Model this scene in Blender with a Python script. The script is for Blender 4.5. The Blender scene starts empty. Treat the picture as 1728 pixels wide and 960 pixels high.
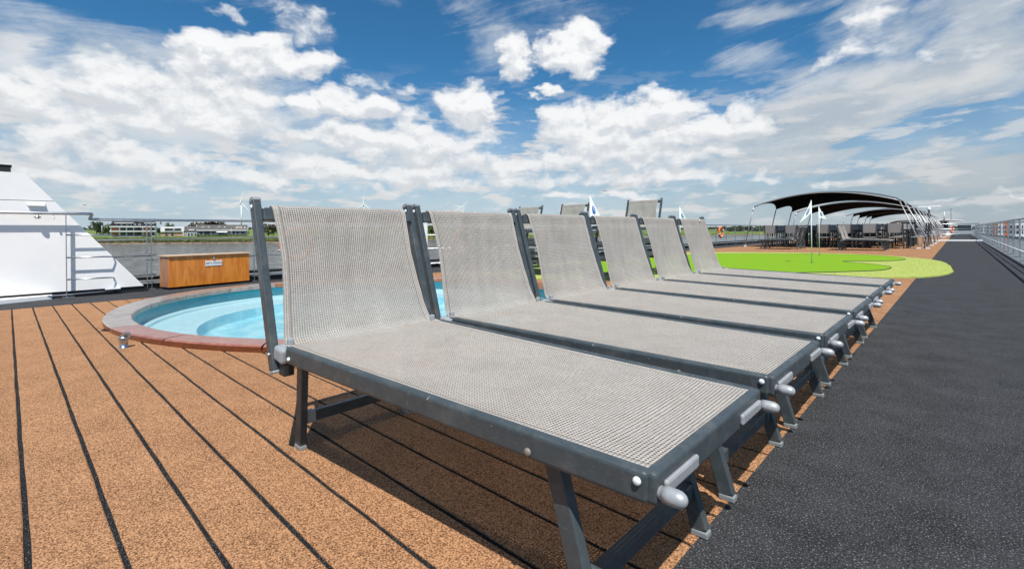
import bpy, bmesh, math, random
from mathutils import Vector, Matrix
random.seed(7)
PI = math.pi
sc = bpy.context.scene
C = sc.collection

# ------------------------------------------------------------------ camera
F_PX, HOR, ROLL, YAW, EYE = 801.3, 392.4, math.radians(-0.663), math.radians(43.237), 0.8
FW = Vector((-math.sin(YAW), math.cos(YAW), 0)); RT = Vector((math.cos(YAW), math.sin(YAW), 0)); UP = Vector((0, 0, 1))
r_ = RT*math.cos(ROLL) + UP*math.sin(ROLL); u_ = UP*math.cos(ROLL) - RT*math.sin(ROLL)
cam = bpy.data.cameras.new('camera'); camo = bpy.data.objects.new('camera', cam); C.objects.link(camo)
cam.sensor_width = 36; cam.sensor_fit = 'HORIZONTAL'; cam.lens = F_PX/1728*36
cam.shift_y = (HOR - 480)/1728; cam.clip_start = 0.05; cam.clip_end = 30000
M = Matrix((r_, u_, -FW)).transposed().to_4x4(); M.translation = (0, 0, EYE); camo.matrix_world = M
sc.camera = camo
EYEP = Vector((0, 0, EYE))
def ray(px, py):
    x, y = px - 864, py - HOR
    return FW + r_*(x/F_PX) - u_*(y/F_PX)
def onz(px, py, z=0.0):
    d = ray(px, py); return EYEP + d*((z - EYE)/d.z)

# ------------------------------------------------------------------ light
SUN = Vector((0.45, -0.36, 1.0)).normalized()
L = bpy.data.lights.new('sun', 'SUN'); L.energy = 4.9; L.angle = math.radians(0.5); L.color = (1.0, 0.955, 0.89)
Lo = bpy.data.objects.new('sun', L); C.objects.link(Lo); Lo.rotation_euler = SUN.to_track_quat('Z', 'Y').to_euler(); Lo.location = (10, -10, 30)
sc.view_settings.view_transform = 'Standard'; sc.view_settings.look = 'None'
sc.view_settings.exposure = 0.22; sc.view_settings.gamma = 1.0; sc.view_settings.use_curve_mapping = False

# the river world is tilted a little against the ship's deck (the ship lists)
NE = Vector((0.013, 0.002, 1)).normalized()
FE = (FW - NE*FW.dot(NE)).normalized(); RE = FE.cross(NE).normalized()
def env(px, D, z=0.0):
    "point at depth D in picture column px, height z over the eye level of the river world"
    return EYEP + (FE + RE*((px - 864)/F_PX))*D + NE*z
def env_matrix(p, yaw=0.0, s=1.0):
    m = Matrix((RE, FE, NE)).transposed().to_4x4(); m.translation = p
    return m @ Matrix.Rotation(yaw, 4, 'Z') @ Matrix.Scale(s, 4)

# ------------------------------------------------------------------ sky
W = bpy.data.worlds.new('World'); sc.world = W; W.use_nodes = True
nt = W.node_tree; nt.nodes.clear()
def N(tree, t, **kw):
    n = tree.nodes.new(t)
    for k, v in kw.items(): setattr(n, k, v)
    return n
class G:
    "tiny expression helper for node trees"
    def __init__(s, tree): s.t = tree
    def put(s, sock, v):
        if isinstance(v, bpy.types.NodeSocket): s.t.links.new(v, sock)
        else: sock.default_value = v
    def m(s, op, a, b=None, c=None, clamp=False):
        n = N(s.t, 'ShaderNodeMath', operation=op); n.use_clamp = clamp
        for i, v in enumerate((a, b, c)):
            if v is not None: s.put(n.inputs[i], v)
        return n.outputs[0]
    def v(s, op, a, b=None, c=None, scale=None):
        n = N(s.t, 'ShaderNodeVectorMath', operation=op)
        for i, x in enumerate((a, b, c)):
            if x is not None: s.put(n.inputs[i], x)
        if scale is not None: s.put(n.inputs['Scale'], scale)
        return n.outputs['Value'] if op in ('DOT_PRODUCT', 'LENGTH') else n.outputs[0]
    def xyz(s, x, y, z):
        n = N(s.t, 'ShaderNodeCombineXYZ')
        for i, q in enumerate((x, y, z)): s.put(n.inputs[i], q)
        return n.outputs[0]
    def noise(s, vec, scale, detail=4, rough=0.55, color=False, dist=0.0, lac=2.0):
        n = N(s.t, 'ShaderNodeTexNoise'); s.put(n.inputs['Vector'], vec)
        n.inputs['Scale'].default_value = scale; n.inputs['Detail'].default_value = detail
        n.inputs['Roughness'].default_value = rough; n.inputs['Distortion'].default_value = dist; n.inputs['Lacunarity'].default_value = lac
        return n.outputs['Color'] if color else n.outputs['Fac']
    def noise2(s, vec, scale, detail=4, rough=0.55, color=False, dist=0.0):
        o = s.noise(vec, scale, detail, rough, color, dist); o.node.noise_dimensions = '2D'; return o
    def ramp(s, f, a, b, lo=0.0, hi=1.0, smooth=True):
        n = N(s.t, 'ShaderNodeMapRange', interpolation_type='SMOOTHSTEP' if smooth else 'LINEAR')
        s.put(n.inputs['Value'], f)
        for k, q in zip(('From Min', 'From Max', 'To Min', 'To Max'), (a, b, lo, hi)): s.put(n.inputs[k], q)
        return n.outputs[0]
    def mix(s, f, a, b, mode='MIX'):
        n = N(s.t, 'ShaderNodeMix', data_type='RGBA', blend_type=mode)
        s.put(n.inputs['Factor'], f); s.put(n.inputs['A'], a) if False else None
        for k, q in ((6, a), (7, b)):
            if isinstance(q, bpy.types.NodeSocket): s.t.links.new(q, n.inputs[k])
            else: n.inputs[k].default_value = (*q[:3], 1)
        return n.outputs[2]

def ang(px, py):
    d = ray(px, py).normalized()
    return math.atan2(d.dot(RT), d.dot(FW)), math.asin(d.dot(NE))
# cumulus heaps: column, row, half width, half height, strength
CUM = [(30, 175, 80, 42, .9), (110, 130, 80, 32, .8), (200, 150, 100, 34, .9), (330, 150, 130, 46, .95), (350, 92, 56, 36, 1.0), (430, 98, 90, 34, 1.15), (520, 108, 56, 24, 1.0),
       (250, 205, 130, 42, .85), (380, 205, 90, 34, .9), (80, 235, 80, 24, .85), (190, 262, 120, 26, .75), (330, 285, 110, 20, .7), (60, 290, 90, 18, .6), (200, 305, 90, 12, .55),
       (520, 182, 40, 19, .95), (590, 180, 50, 28, 1.0), (644, 182, 34, 18, .95), (692, 200, 26, 28, .7), (640, 142, 62, 14, .5),
       (560, 225, 54, 22, .95), (620, 240, 66, 28, 1.05), (700, 246, 66, 32, 1.1), (765, 246, 48, 28, .95), (808, 228, 28, 22, .85), (520, 283, 76, 22, .9), (600, 290, 70, 18, .8), (455, 303, 54, 18, .85), (720, 300, 84, 20, .85), (780, 278, 44, 22, .8),
       (792, 178, 48, 36, 1.25), (868, 98, 30, 38, 1.15), (966, 84, 50, 48, 1.4), (927, 152, 15, 12, 1.15), (515, 42, 46, 26, .55), (480, 18, 40, 18, .45), (390, 25, 40, 14, .35),
       (960, 215, 54, 40, 1.15), (1030, 200, 52, 32, 1.1), (1110, 190, 70, 36, 1.2), (1010, 240, 98, 30, 1.1), (1130, 232, 88, 28, 1.0), (1205, 222, 80, 28, 1.05), (1252, 182, 30, 18, .75), (1090, 258, 130, 22, .95), (885, 278, 52, 20, .9), (960, 270, 80, 22, .9),
       (870, 303, 80, 17, .8), (1000, 298, 60, 14, .75), (1090, 298, 70, 14, .75), (1190, 294, 54, 15, .75), (1285, 300, 40, 10, .6), (1440, 90, 60, 26, .5), (1470, 36, 50, 24, .5), (1600, 100, 60, 22, .4), (1430, 308, 40, 10, .6), (1620, 334, 50, 7, .5), (1705, 328, 26, 4, .45), (620, 322, 60, 9, .6), (930, 332, 70, 8, .6), (1080, 330, 50, 7, .5)]
VEIL = [(60, 60, 170, 50, .5), (60, 140, 150, 80, .85), (220, 180, 280, 110, 1.0), (420, 250, 280, 90, .85), (130, 290, 300, 60, .95), (1650, 50, 130, 90, .85), (1640, 140, 170, 70, .95), (1460, 170, 230, 80, .95), (1480, 60, 80, 60, .65), (1330, 250, 300, 64, .9), (1640, 300, 280, 56, 1.0), (1270, 100, 80, 26, .5), (1010, 280, 300, 60, .75), (1300, 22, 140, 14, .45), (520, 40, 70, 30, .5), (660, 280, 170, 46, .7), (800, 270, 80, 40, .45)]
HOLE = [(1600, 205, 130, 18, 1.0), (1480, 236, 76, 9, .8), (1640, 188, 90, 10, .5), (590, 250, 40, 10, .3), (300, 40, 130, 22, .5), (105, 95, 30, 34, .5), (1120, 60, 130, 60, .4), (690, 90, 130, 90, .4), (860, 215, 34, 40, .5)]
def blobs(g, P, lst):
    acc = None
    for (x, y, rx, ry, a) in lst:
        a0, e0 = ang(x, y); a1, _ = ang(x + rx, y); _, e1 = ang(x, y - ry)
        sx, sy = 1/max(abs(a1 - a0), 1e-3), 1/max(abs(e1 - e0), 1e-3)
        q = g.v('MULTIPLY_ADD', P, (sx, sy, 0), (-a0*sx, -e0*sy, 0))
        l = g.v('DOT_PRODUCT', q, q)                     # hump a - b*r^2, joined by maximum
        e = g.m('MULTIPLY_ADD', l, -.55*max(a, .6), a)
        acc = e if acc is None else g.m('MAXIMUM', acc, e)
    return g.m('MAXIMUM', acc, -.6)
def cloud_group():
    t = bpy.data.node_groups.new('cloud_field', 'ShaderNodeTree')
    t.interface.new_socket('P', in_out='INPUT', socket_type='NodeSocketVector')
    t.interface.new_socket('D', in_out='OUTPUT', socket_type='NodeSocketFloat')
    gi, go = t.nodes.new('NodeGroupInput'), t.nodes.new('NodeGroupOutput'); g = G(t)
    P = gi.outputs[0]
    S = g.v('MULTIPLY', P, (1.0, 1.5, 1.0))
    w = g.noise2(S, 14.0, 3, .55, color=True); w = g.v('MULTIPLY_ADD', w, (.080, .056, 0), (-.040, -.028, 0))
    b = blobs(g, g.v('ADD', P, w), CUM)
    n1 = g.noise2(g.v('ADD', S, g.v('SCALE', w, scale=.5)), 15.0, 7, .575)
    n = g.m('MULTIPLY_ADD', g.m('SUBTRACT', n1, .5), 1.75, b)
    t.links.new(n, go.inputs[0])
    return t
g = G(nt)
tc = N(nt, 'ShaderNodeTexCoord'); d = g.v('NORMALIZE', tc.outputs['Generated'])
az = g.m('ARCTAN2', g.v('DOT_PRODUCT', d, tuple(RT)), g.v('DOT_PRODUCT', d, tuple(FW)))
sel = g.v('DOT_PRODUCT', d, tuple(NE)); el = g.m('ARCSINE', g.m('MINIMUM', g.m('MAXIMUM', sel, -1.0), 1.0))
P = g.xyz(az, el, 0.0)
sky = N(nt, 'ShaderNodeTexSky', sky_type='NISHITA'); sky.sun_disc = False
sky.sun_elevation = math.asin(SUN.z); sky.sun_rotation = math.atan2(SUN.x, SUN.y)
sky.air_density = 1.0; sky.dust_density = 0.5; sky.ozone_density = 3.5
sx = N(nt, 'ShaderNodeSeparateXYZ'); nt.links.new(d, sx.inputs[0])
nt.links.new(g.xyz(sx.outputs[0], sx.outputs[1], g.m('MAXIMUM', g.m('ADD', sel, .01), .012)), sky.inputs['Vector'])
blue = g.mix(1.0, sky.outputs[0], (0.40, .96, 1.20), 'MULTIPLY')
fld = cloud_group()
def field(vec):
    n = N(nt, 'ShaderNodeGroup'); n.node_tree = fld; nt.links.new(vec, n.inputs[0]); return n.outputs[0]
D0 = field(P); D1 = field(g.v('ADD', P, (.004, .016, 0)))
cum = g.ramp(D0, .08, .76)
lit = g.ramp(g.m('SUBTRACT', D0, D1), -.34, .34)
st0 = g.xyz(g.m('MULTIPLY_ADD', el, .42, g.m('MULTIPLY', az, .9)), g.m('MULTIPLY_ADD', az, -.22, el), 0.0)
st = g.v('MULTIPLY', st0, (1.0, 4.6, 1.0))
wisp = g.m('MULTIPLY_ADD', g.m('SUBTRACT', g.noise2(g.v('MULTIPLY', st, (1.0, 1.5, 1.0)), 7.0, 6, .60, dist=.6), .5), .16, g.noise2(st, 3.4, 6, .62, dist=.6))
patch = g.noise2(g.v('MULTIPLY', P, (1.0, 1.6, 1.0)), 8.0, 6, .62)
warp = g.v('MULTIPLY_ADD', g.noise2(st, 4.0, 4, .6, color=True), (.12, .05, 0), (-.06, -.025, 0))
PW = g.v('ADD', P, warp)
vb = g.m('MAXIMUM', blobs(g, PW, VEIL), 0.0); hb = g.m('MAXIMUM', blobs(g, PW, HOLE), 0.0)
vd = g.m('SUBTRACT', g.m('MULTIPLY_ADD', g.m('SUBTRACT', wisp, .48), 1.5, vb), hb)
vd = g.m('MULTIPLY_ADD', g.m('SUBTRACT', patch, .5), .8, vd)
veil = g.m('MULTIPLY', g.ramp(vd, -.08, 1.0), .94)
low = g.ramp(el, .00, .34, 1.0, 0.0)
lowv = g.m('MULTIPLY', g.m('POWER', low, 1.5), .90)
veil = g.m('MAXIMUM', veil, lowv)
lown = g.noise2(g.v('MULTIPLY', P, (1.0, 4.0, 1.0)), 10.5, 7, .58); lowd = g.m('MULTIPLY', g.ramp(lown, .50, .66), g.m('MULTIPLY', g.ramp(el, -.01, .03), g.ramp(el, .16, .34, 1.0, 0.0)))
greyv = g.noise2(g.v('MULTIPLY', P, (1.0, 2.4, 1.0)), 5.5, 6, .6)
right = g.ramp(az, .05, .75)
vcol = g.mix(g.ramp(greyv, .36, .64), (5.7, 6.5, 7.3), (9.2, 9.4, 9.5))
vcol = g.mix(g.m('MULTIPLY', right, .18), vcol, (5.0, 5.3, 5.6))
hcol = g.mix(right, (5.7, 6.8, 7.7), (4.7, 5.25, 5.7))
vcol = g.mix(g.m('MULTIPLY', low, .85), vcol, hcol)
col = g.mix(veil, blue, vcol)
col = g.mix(g.m('MULTIPLY', lowd, g.m('MULTIPLY_ADD', right, -.25, .85)), col, (8.3, 8.3, 8.3))
deep = g.ramp(D0, .5, 1.6)
shade = g.m('MULTIPLY_ADD', deep, .40, g.m('MULTIPLY_ADD', lit, .80, .02), clamp=True)
ccol = g.mix(shade, (7.3, 7.75, 8.3), (11.2, 11.2, 11.2))
ccol = g.mix(g.m('MULTIPLY', low, .40), ccol, (7.4, 7.8, 8.1))
col = g.mix(g.m('MULTIPLY', cum, .96), col, ccol)
bg = N(nt, 'ShaderNodeBackground'); nt.links.new(col, bg.inputs[0]); bg.inputs[1].default_value = 0.076
wo = N(nt, 'ShaderNodeOutputWorld'); nt.links.new(bg.outputs[0], wo.inputs[0])
sc.cycles.max_bounces = 8; sc.cycles.diffuse_bounces = 2; sc.cycles.glossy_bounces = 3; sc.cycles.transparent_max_bounces = 16; sc.cycles.transmission_bounces = 3
W.cycles.sampling_method = 'MANUAL'; W.cycles.sample_map_resolution = 512

# ------------------------------------------------------------------ materials
MATS = {}
def mat(name, base, rough=.6, metal=0.0, var=None, vscale=8.0, vamt=1.0, bump=0.0, bscale=60.0, spec=.5, coat=0.0, world=True, stretch=(1, 1, 1), detail=5, lo=.35, hi=.65):
    m = bpy.data.materials.new(name); m.use_nodes = True; t = m.node_tree; gg = G(t)
    b = t.nodes['Principled BSDF']
    b.inputs['Base Color'].default_value = (*base, 1); b.inputs['Roughness'].default_value = rough; b.inputs['Metallic'].default_value = metal
    b.inputs['Specular IOR Level'].default_value = spec; b.inputs['Coat Weight'].default_value = coat
    vec = None
    if var or bump:
        if world: vec = N(t, 'ShaderNodeNewGeometry').outputs['Position']
        else: vec = N(t, 'ShaderNodeTexCoord').outputs['Object']
        vec = gg.v('MULTIPLY', vec, stretch)
    if var:
        f = gg.ramp(gg.noise(vec, vscale, detail, .6), lo, hi)
        f = gg.m('MULTIPLY', f, vamt)
        t.links.new(gg.mix(f, base, var), b.inputs['Base Color'])
    if bump:
        bn = N(t, 'ShaderNodeBump'); bn.inputs['Strength'].default_value = bump; bn.inputs['Distance'].default_value = .01
        t.links.new(gg.noise(vec, bscale, 4, .6), bn.inputs['Height']); t.links.new(bn.outputs[0], b.inputs['Normal'])
    MATS[name] = m; return m
def carpet(name, dark, light, grain, wear=.35, spark=None, rough=.95, n3w=.18, tone=0.0, cw=.24):
    m = bpy.data.materials.new(name); m.use_nodes = True; t = m.node_tree; gg = G(t); b = t.nodes['Principled BSDF']
    p = N(t, 'ShaderNodeNewGeometry').outputs['Position']
    n1 = gg.noise(p, grain, 3, .7); n2 = gg.noise(p, 5.0, 5, .6); n3 = gg.noise(p, 38.0, 4, .65)
    f = gg.m('MULTIPLY_ADD', gg.m('SUBTRACT', n2, .5), wear, gg.m('MULTIPLY_ADD', gg.m('SUBTRACT', n3, .5), n3w, n1))
    c = gg.mix(gg.ramp(f, .5 - cw, .5 + cw), dark, light)
    if tone:
        rnd = N(t, 'ShaderNodeObjectInfo').outputs['Random']; c = gg.mix(gg.m('MULTIPLY', rnd, tone), c, gg.mix(1.0, c, (.72, .66, .60), 'MULTIPLY'))
        st_ = gg.ramp(gg.noise(p, 1.3, 6, .65), .52, .72); c = gg.mix(gg.m('MULTIPLY', st_, .20), c, gg.mix(1.0, c, (.74, .69, .66), 'MULTIPLY'))
    if spark:
        s = gg.ramp(gg.noise(p, grain*1.15, 2, .5), spark[0], spark[0] + .06)
        c = gg.mix(gg.m('MULTIPLY', s, spark[2]), c, spark[1])
    t.links.new(c, b.inputs['Base Color']); b.inputs['Roughness'].default_value = rough; b.inputs['Specular IOR Level'].default_value = .25
    bn = N(t, 'ShaderNodeBump'); bn.inputs['Strength'].default_value = .7; bn.inputs['Distance'].default_value = .006
    t.links.new(gg.m('MULTIPLY_ADD', n3, .6, n1), bn.inputs['Height']); t.links.new(bn.outputs[0], b.inputs['Normal'])
    MATS[name] = m; return m
BROWN = carpet('brown_carpet', (.085, .034, .011), (.61, .325, .165), 215, .12, tone=.30, n3w=.10, cw=.17)
BLACK = carpet('black_carpet', (.010, .0105, .012), (.058, .060, .065), 185, .30, (.61, (.36, .37, .385), .60), tone=.5, cw=.17)
SEAM = carpet('black_seam', (.003, .003, .004), (.020, .021, .022), 320, .25, (.64, (.40, .42, .42), .7))
FRAME = mat('slate_paint', (.046, .060, .067), .38, 0.0, (.058, .073, .080), 30, .6, .02, 400, world=False)
def worn(m, chip):
    t = m.node_tree; gg = G(t); b = t.nodes['Principled BSDF']; l = b.inputs['Base Color'].links[0].from_socket
    o = N(t, 'ShaderNodeTexCoord').outputs['Object']
    f = gg.m('MULTIPLY', gg.ramp(gg.noise(o, 95, 3, .7), .67, .70), gg.ramp(gg.noise(o, 6, 3, .6), .50, .62))
    sc_ = gg.m('MULTIPLY', gg.ramp(gg.noise(gg.v('MULTIPLY', o, (4, 90, 90)), 6, 3, .6), .64, .70), .25)
    dust = gg.m('MULTIPLY', gg.ramp(gg.noise(o, 14, 5, .65), .45, .75), .16)
    c = gg.mix(gg.m('MAXIMUM', gg.m('MULTIPLY', f, .8), sc_), gg.mix(dust, l, (.30, .28, .25)), chip)
    t.links.new(c, b.inputs['Base Color']); t.links.new(gg.ramp(gg.noise(o, 22, 4, .6), .3, .7, .30, .55), b.inputs['Roughness'])
worn(FRAME, (.34, .36, .36))
FRAMED = mat('dark_plastic', (.020, .023, .025), .5)
SILVER = mat('silver_paint', (.46, .47, .475), .42, .35, (.36, .37, .38), 60, .7, .05, 200, world=False)
BRACK = mat('grey_plastic', (.30, .33, .35), .5, 0, (.25, .275, .295), 40, .6, world=False)
CAPW = mat('white_cap', (.72, .76, .76), .35)
FOOTG = mat('foot_grey', (.22, .24, .245), .55)
TAUPE = mat('taupe_plastic', (.20, .17, .14), .5)
STEEL = mat('stainless', (.55, .56, .57), .30, 1.0, (.44, .45, .47), 20, .6)
WHITE = mat('white_paint', (.89, .88, .865), .38, 0, (.84, .835, .825), 2.5, .7, .015, 30)
WHITE2 = mat('white_trim', (.70, .72, .74), .4, 0, (.6, .62, .64), 5, .6)
RUBBER = mat('black_rubber', (.012, .013, .014), .55)
TEAL = mat('pool_wall', (.008, .20, .26), .4, 0, (.010, .25, .31), 4, .8)
AQUA = mat('pool_floor', (.36, .74, .85), .5, 0, (.62, .90, .94), 3.2, 1.0, lo=.42, hi=.6)
AQUAP = mat('pool_step', (.80, .93, .95), .45, 0, (.84, .94, .95), 5, .8)
UNDER = mat('canopy_cloth_shaded', (.014, .015, .016), .95, spec=.02)  # underside of the canopy cloth, its shade put into the colour
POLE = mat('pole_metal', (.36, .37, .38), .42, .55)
CHARC = mat('canopy_cloth', (.060, .072, .080), .55, 0, (.075, .088, .096), 3, .8, .05, 60)  # same cloth from above, colour lightened for the light on it
BLADE = mat('dark_table', (.036, .041, .046), .45)
CHAIRB = mat('chair_mesh', (.30, .30, .295), .7, 0, (.36, .36, .35), 120, .8)
ORANGE = mat('orange_buoy', (.78, .17, .02), .45, 0, (.62, .12, .02), 12, .7)
FLAGW = mat('flag_white', (.80, .82, .84), .7)
FLAGB = mat('flag_blue', (.01, .13, .40), .6)
LIME = carpet('lime_turf', (.155, .30, .004), (.205, .385, .008), 160, .25)
GRASS = carpet('fringe_turf', (.30, .36, .075), (.43, .48, .13), 90, .25)
def wood(name, a, b_, scale=3.0, rough=.35, coat=.25, axis=(1, 9, 9), wet=None, wamt=.8):
    m = bpy.data.materials.new(name); m.use_nodes = True; t = m.node_tree; gg = G(t); b = t.nodes['Principled BSDF']
    o = N(t, 'ShaderNodeTexCoord').outputs['Object']; v = gg.v('MULTIPLY', o, axis)
    n = gg.noise(v, scale, 7, .62, dist=1.2)
    c = gg.mix(gg.ramp(n, .34, .66), a, b_)
    fine = gg.noise(gg.v('MULTIPLY', o, tuple(3*k for k in axis)), scale*4, 3, .6)
    c = gg.mix(gg.m('MULTIPLY', gg.ramp(fine, .5, .75), .35), c, tuple(k*.6 for k in a))
    if wet:
        w = gg.ramp(gg.noise(N(t, 'ShaderNodeNewGeometry').outputs['Position'], 1.6, 4, .6), .44, .58)
        c = gg.mix(gg.m('MULTIPLY', w, wamt), c, wet)
    t.links.new(c, b.inputs['Base Color']); b.inputs['Roughness'].default_value = rough; b.inputs['Coat Weight'].default_value = coat; b.inputs['Coat Roughness'].default_value = .15
    bn = N(t, 'ShaderNodeBump'); bn.inputs['Strength'].default_value = .15; bn.inputs['Distance'].default_value = .004
    t.links.new(fine, bn.inputs['Height']); t.links.new(bn.outputs[0], b.inputs['Normal'])
    MATS[name] = m; return m
BOXW = wood('varnished_pine', (.56, .150, .008), (.76, .27, .035), 2.0, .3, .5, (7, 7, 1))
ENDW = wood('end_grain_wood', (.30, .13, .07), (.42, .22, .13), 3, .4, .2, (7, 7, 1))
LIDW = wood('lid_wood', (.58, .36, .20), (.68, .47, .30), 3, .35, .3, (1, 8, 8))
RIMW = wood('rim_wood', (.24, .075, .050), (.36, .150, .105), 2.6, .30, .4, (5, 5, 5), None)
RIMG = wood('rim_wood_weathered', (.20, .165, .14), (.36, .315, .28), 2.2, .30, .35, (5, 5, 5), (.36, .22, .185), .12)
RIMF = wood('rim_wood_brown', (.24, .085, .035), (.36, .15, .065), 2.6, .35, .35, (5, 5, 5))
RIMR = wood('rim_edge_wood', (.11, .030, .010), (.17, .042, .014), 3, .35, .3, (4, 4, 8))
# woven sling: open mesh, see-through hole cores inside rings of painted shade
def sling_mat():
    m = bpy.data.materials.new('sling_weave'); m.use_nodes = True; t = m.node_tree; gg = G(t); b = t.nodes['Principled BSDF']
    uv = N(t, 'ShaderNodeTexCoord').outputs['UV']
    p = .0088
    s = gg.v('MULTIPLY', uv, (1/p, 1/p, 0)); sp = N(t, 'ShaderNodeSeparateXYZ'); t.links.new(s, sp.inputs[0])
    wob = gg.noise(uv, 55, 2, .5)
    fx = gg.m('ABSOLUTE', gg.m('SUBTRACT', gg.m('FRACT', gg.m('MULTIPLY_ADD', wob, .35, sp.outputs[0])), .5))
    fy = gg.m('ABSOLUTE', gg.m('SUBTRACT', gg.m('FRACT', gg.m('MULTIPLY_ADD', wob, .35, sp.outputs[1])), .5))
    hx = gg.ramp(fx, .10, .14, 1, 0); hy = gg.ramp(fy, .10, .14, 1, 0)
    n = gg.noise(uv, 900, 2, .6); slub = gg.noise(gg.v('MULTIPLY', uv, (1, 14, 1)), 40, 4, .6); slub2 = gg.noise(gg.v('MULTIPLY', uv, (14, 1, 1)), 40, 4, .6)
    big = gg.noise(uv, 5, 4, .6)
    hole = gg.m('MULTIPLY', hx, hy)
    c = gg.mix(gg.ramp(slub, .38, .66), (.465, .430, .385), (.66, .622, .57))
    c = gg.mix(gg.m('MULTIPLY', gg.ramp(slub2, .5, .7), .5), c, (.27, .243, .210))
    c = gg.mix(gg.m('MULTIPLY', gg.ramp(n, .5, .75), .45), c, (.30, .27, .24))
    c = gg.mix(gg.m('MULTIPLY', gg.ramp(big, .42, .7), .22), c, (.42, .39, .35))
    edge = gg.m('MAXIMUM', gg.m('MULTIPLY', gg.ramp(fx, .22, .29, 1, 0), gg.ramp(fy, .20, .28, 1, 0)), 0.0)  # dark ring at each hole: shade of the thread sides, painted
    us = N(t, 'ShaderNodeSeparateXYZ'); t.links.new(uv, us.inputs[0])
    sa = gg.m('ABSOLUTE', gg.m('SUBTRACT', us.outputs[0], .30)); seam = gg.ramp(gg.m('ABSOLUTE', gg.m('SUBTRACT', sa, .2745)), .0012, .0030, 1, 0)
    hem = gg.ramp(sa, .268, .276)
    edge = gg.m('MULTIPLY', edge, gg.m('MULTIPLY_ADD', hem, -.45, 1.0))
    c = gg.mix(gg.m('MULTIPLY', seam, .6), c, (.09, .08, .07))
    fade = gg.ramp(gg.noise(gg.v('ADD', uv, gg.v('SCALE', N(t, 'ShaderNodeObjectInfo').outputs['Location'], scale=.7)), 7, 5, .65), .40, .68)
    c = gg.mix(gg.m('MULTIPLY', fade, .22), c, (.30, .27, .23))
    c = gg.mix(gg.m('MULTIPLY', edge, .93), c, (.030, .026, .023))
    t.links.new(c, b.inputs['Base Color']); b.inputs['Roughness'].default_value = .75; b.inputs['Specular IOR Level'].default_value = .25
    hgt = gg.m('SUBTRACT', gg.m('MULTIPLY', gg.m('COSINE', gg.m('MULTIPLY', sp.outputs[0], PI*2)), .3), gg.m('ADD', edge, gg.m('MULTIPLY', gg.m('COSINE', gg.m('MULTIPLY', sp.outputs[1], PI*2)), .3)))
    bn = N(t, 'ShaderNodeBump'); bn.inputs['Strength'].default_value = .45; bn.inputs['Distance'].default_value = .003
    t.links.new(hgt, bn.inputs['Height']); t.links.new(bn.outputs[0], b.inputs['Normal'])
    tl = N(t, 'ShaderNodeBsdfTranslucent'); tl.inputs[0].default_value = (.54, .51, .47, 1); m0 = N(t, 'ShaderNodeMixShader'); m0.inputs[0].default_value = .20
    t.links.new(b.outputs[0], m0.inputs[1]); t.links.new(tl.outputs[0], m0.inputs[2])
    tr = N(t, 'ShaderNodeBsdfTransparent'); mx = N(t, 'ShaderNodeMixShader')
    t.links.new(gg.m('MULTIPLY', gg.m('MULTIPLY', hole, gg.m('SUBTRACT', 1.0, hem)), .97), mx.inputs[0]); t.links.new(m0.outputs[0], mx.inputs[1]); t.links.new(tr.outputs[0], mx.inputs[2])
    t.links.new(mx.outputs[0], t.nodes['Material Output'].inputs[0])
    return m
SLING = sling_mat()
def pool_water():
    m = bpy.data.materials.new('pool_water'); m.use_nodes = True; t = m.node_tree; gg = G(t); t.nodes.remove(t.nodes['Principled BSDF'])
    p = N(t, 'ShaderNodeNewGeometry').outputs['Position']
    tr = N(t, 'ShaderNodeBsdfTransparent'); tr.inputs[0].default_value = (.84, .98, .99, 1)
    gl = N(t, 'ShaderNodeBsdfGlossy'); gl.inputs['Roughness'].default_value = .04
    bn = N(t, 'ShaderNodeBump'); bn.inputs['Strength'].default_value = .9; bn.inputs['Distance'].default_value = .06
    t.links.new(gg.noise(gg.v('MULTIPLY', p, (1, 2.0, 1)), 7.0, 5, .6, dist=.8), bn.inputs['Height'])
    t.links.new(bn.outputs[0], gl.inputs['Normal'])
    fr = N(t, 'ShaderNodeFresnel'); fr.inputs['IOR'].default_value = 1.33; t.links.new(bn.outputs[0], fr.inputs['Normal'])
    mx = N(t, 'ShaderNodeMixShader'); t.links.new(gg.m('MULTIPLY', fr.outputs[0], .52), mx.inputs[0]); t.links.new(tr.outputs[0], mx.inputs[1]); t.links.new(gl.outputs[0], mx.inputs[2])
    t.links.new(mx.outputs[0], t.nodes['Material Output'].inputs[0]); return m
POOLW = pool_water()
def river_mat():
    m = bpy.data.materials.new('river_water'); m.use_nodes = True; t = m.node_tree; gg = G(t); b = t.nodes['Principled BSDF']
    p = N(t, 'ShaderNodeNewGeometry').outputs['Position']
    b.inputs['Roughness'].default_value = .16; b.inputs['IOR'].default_value = 1.33
    n = gg.noise(gg.v('MULTIPLY', p, (1.0, 1.0, 1.0)), .42, 6, .66, dist=.4); n2 = gg.noise(p, .07, 4, .6)
    t.links.new(gg.mix(gg.ramp(n, .36, .66), (.030, .029, .026), (.20, .19, .175)), b.inputs['Base Color'])
    bn = N(t, 'ShaderNodeBump'); bn.inputs['Strength'].default_value = 1.0; bn.inputs['Distance'].default_value = .9
    t.links.new(gg.m('MULTIPLY_ADD', n2, 1.5, n), bn.inputs['Height']); t.links.new(bn.outputs[0], b.inputs['Normal']); return m
RIVER = river_mat()
BRICK = mat('house_brick', (.33, .12, .06), .8, 0, (.40, .17, .09), .8, 1)
PALEBR = mat('pale_brick', (.48, .30, .20), .8, 0, (.42, .25, .16), .8, 1)
RENDER = mat('white_render', (.76, .76, .74), .7, 0, (.70, .70, .68), .3, 1)
SLATE = mat('roof_slate', (.075, .070, .066), .7, 0, (.105, .098, .09), .6, 1)
BLKROOF = mat('black_roof', (.020, .022, .026), .6)
GLASS = mat('window_glass', (.018, .024, .030), .08, 0, (.05, .065, .08), .4, .8)
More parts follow.
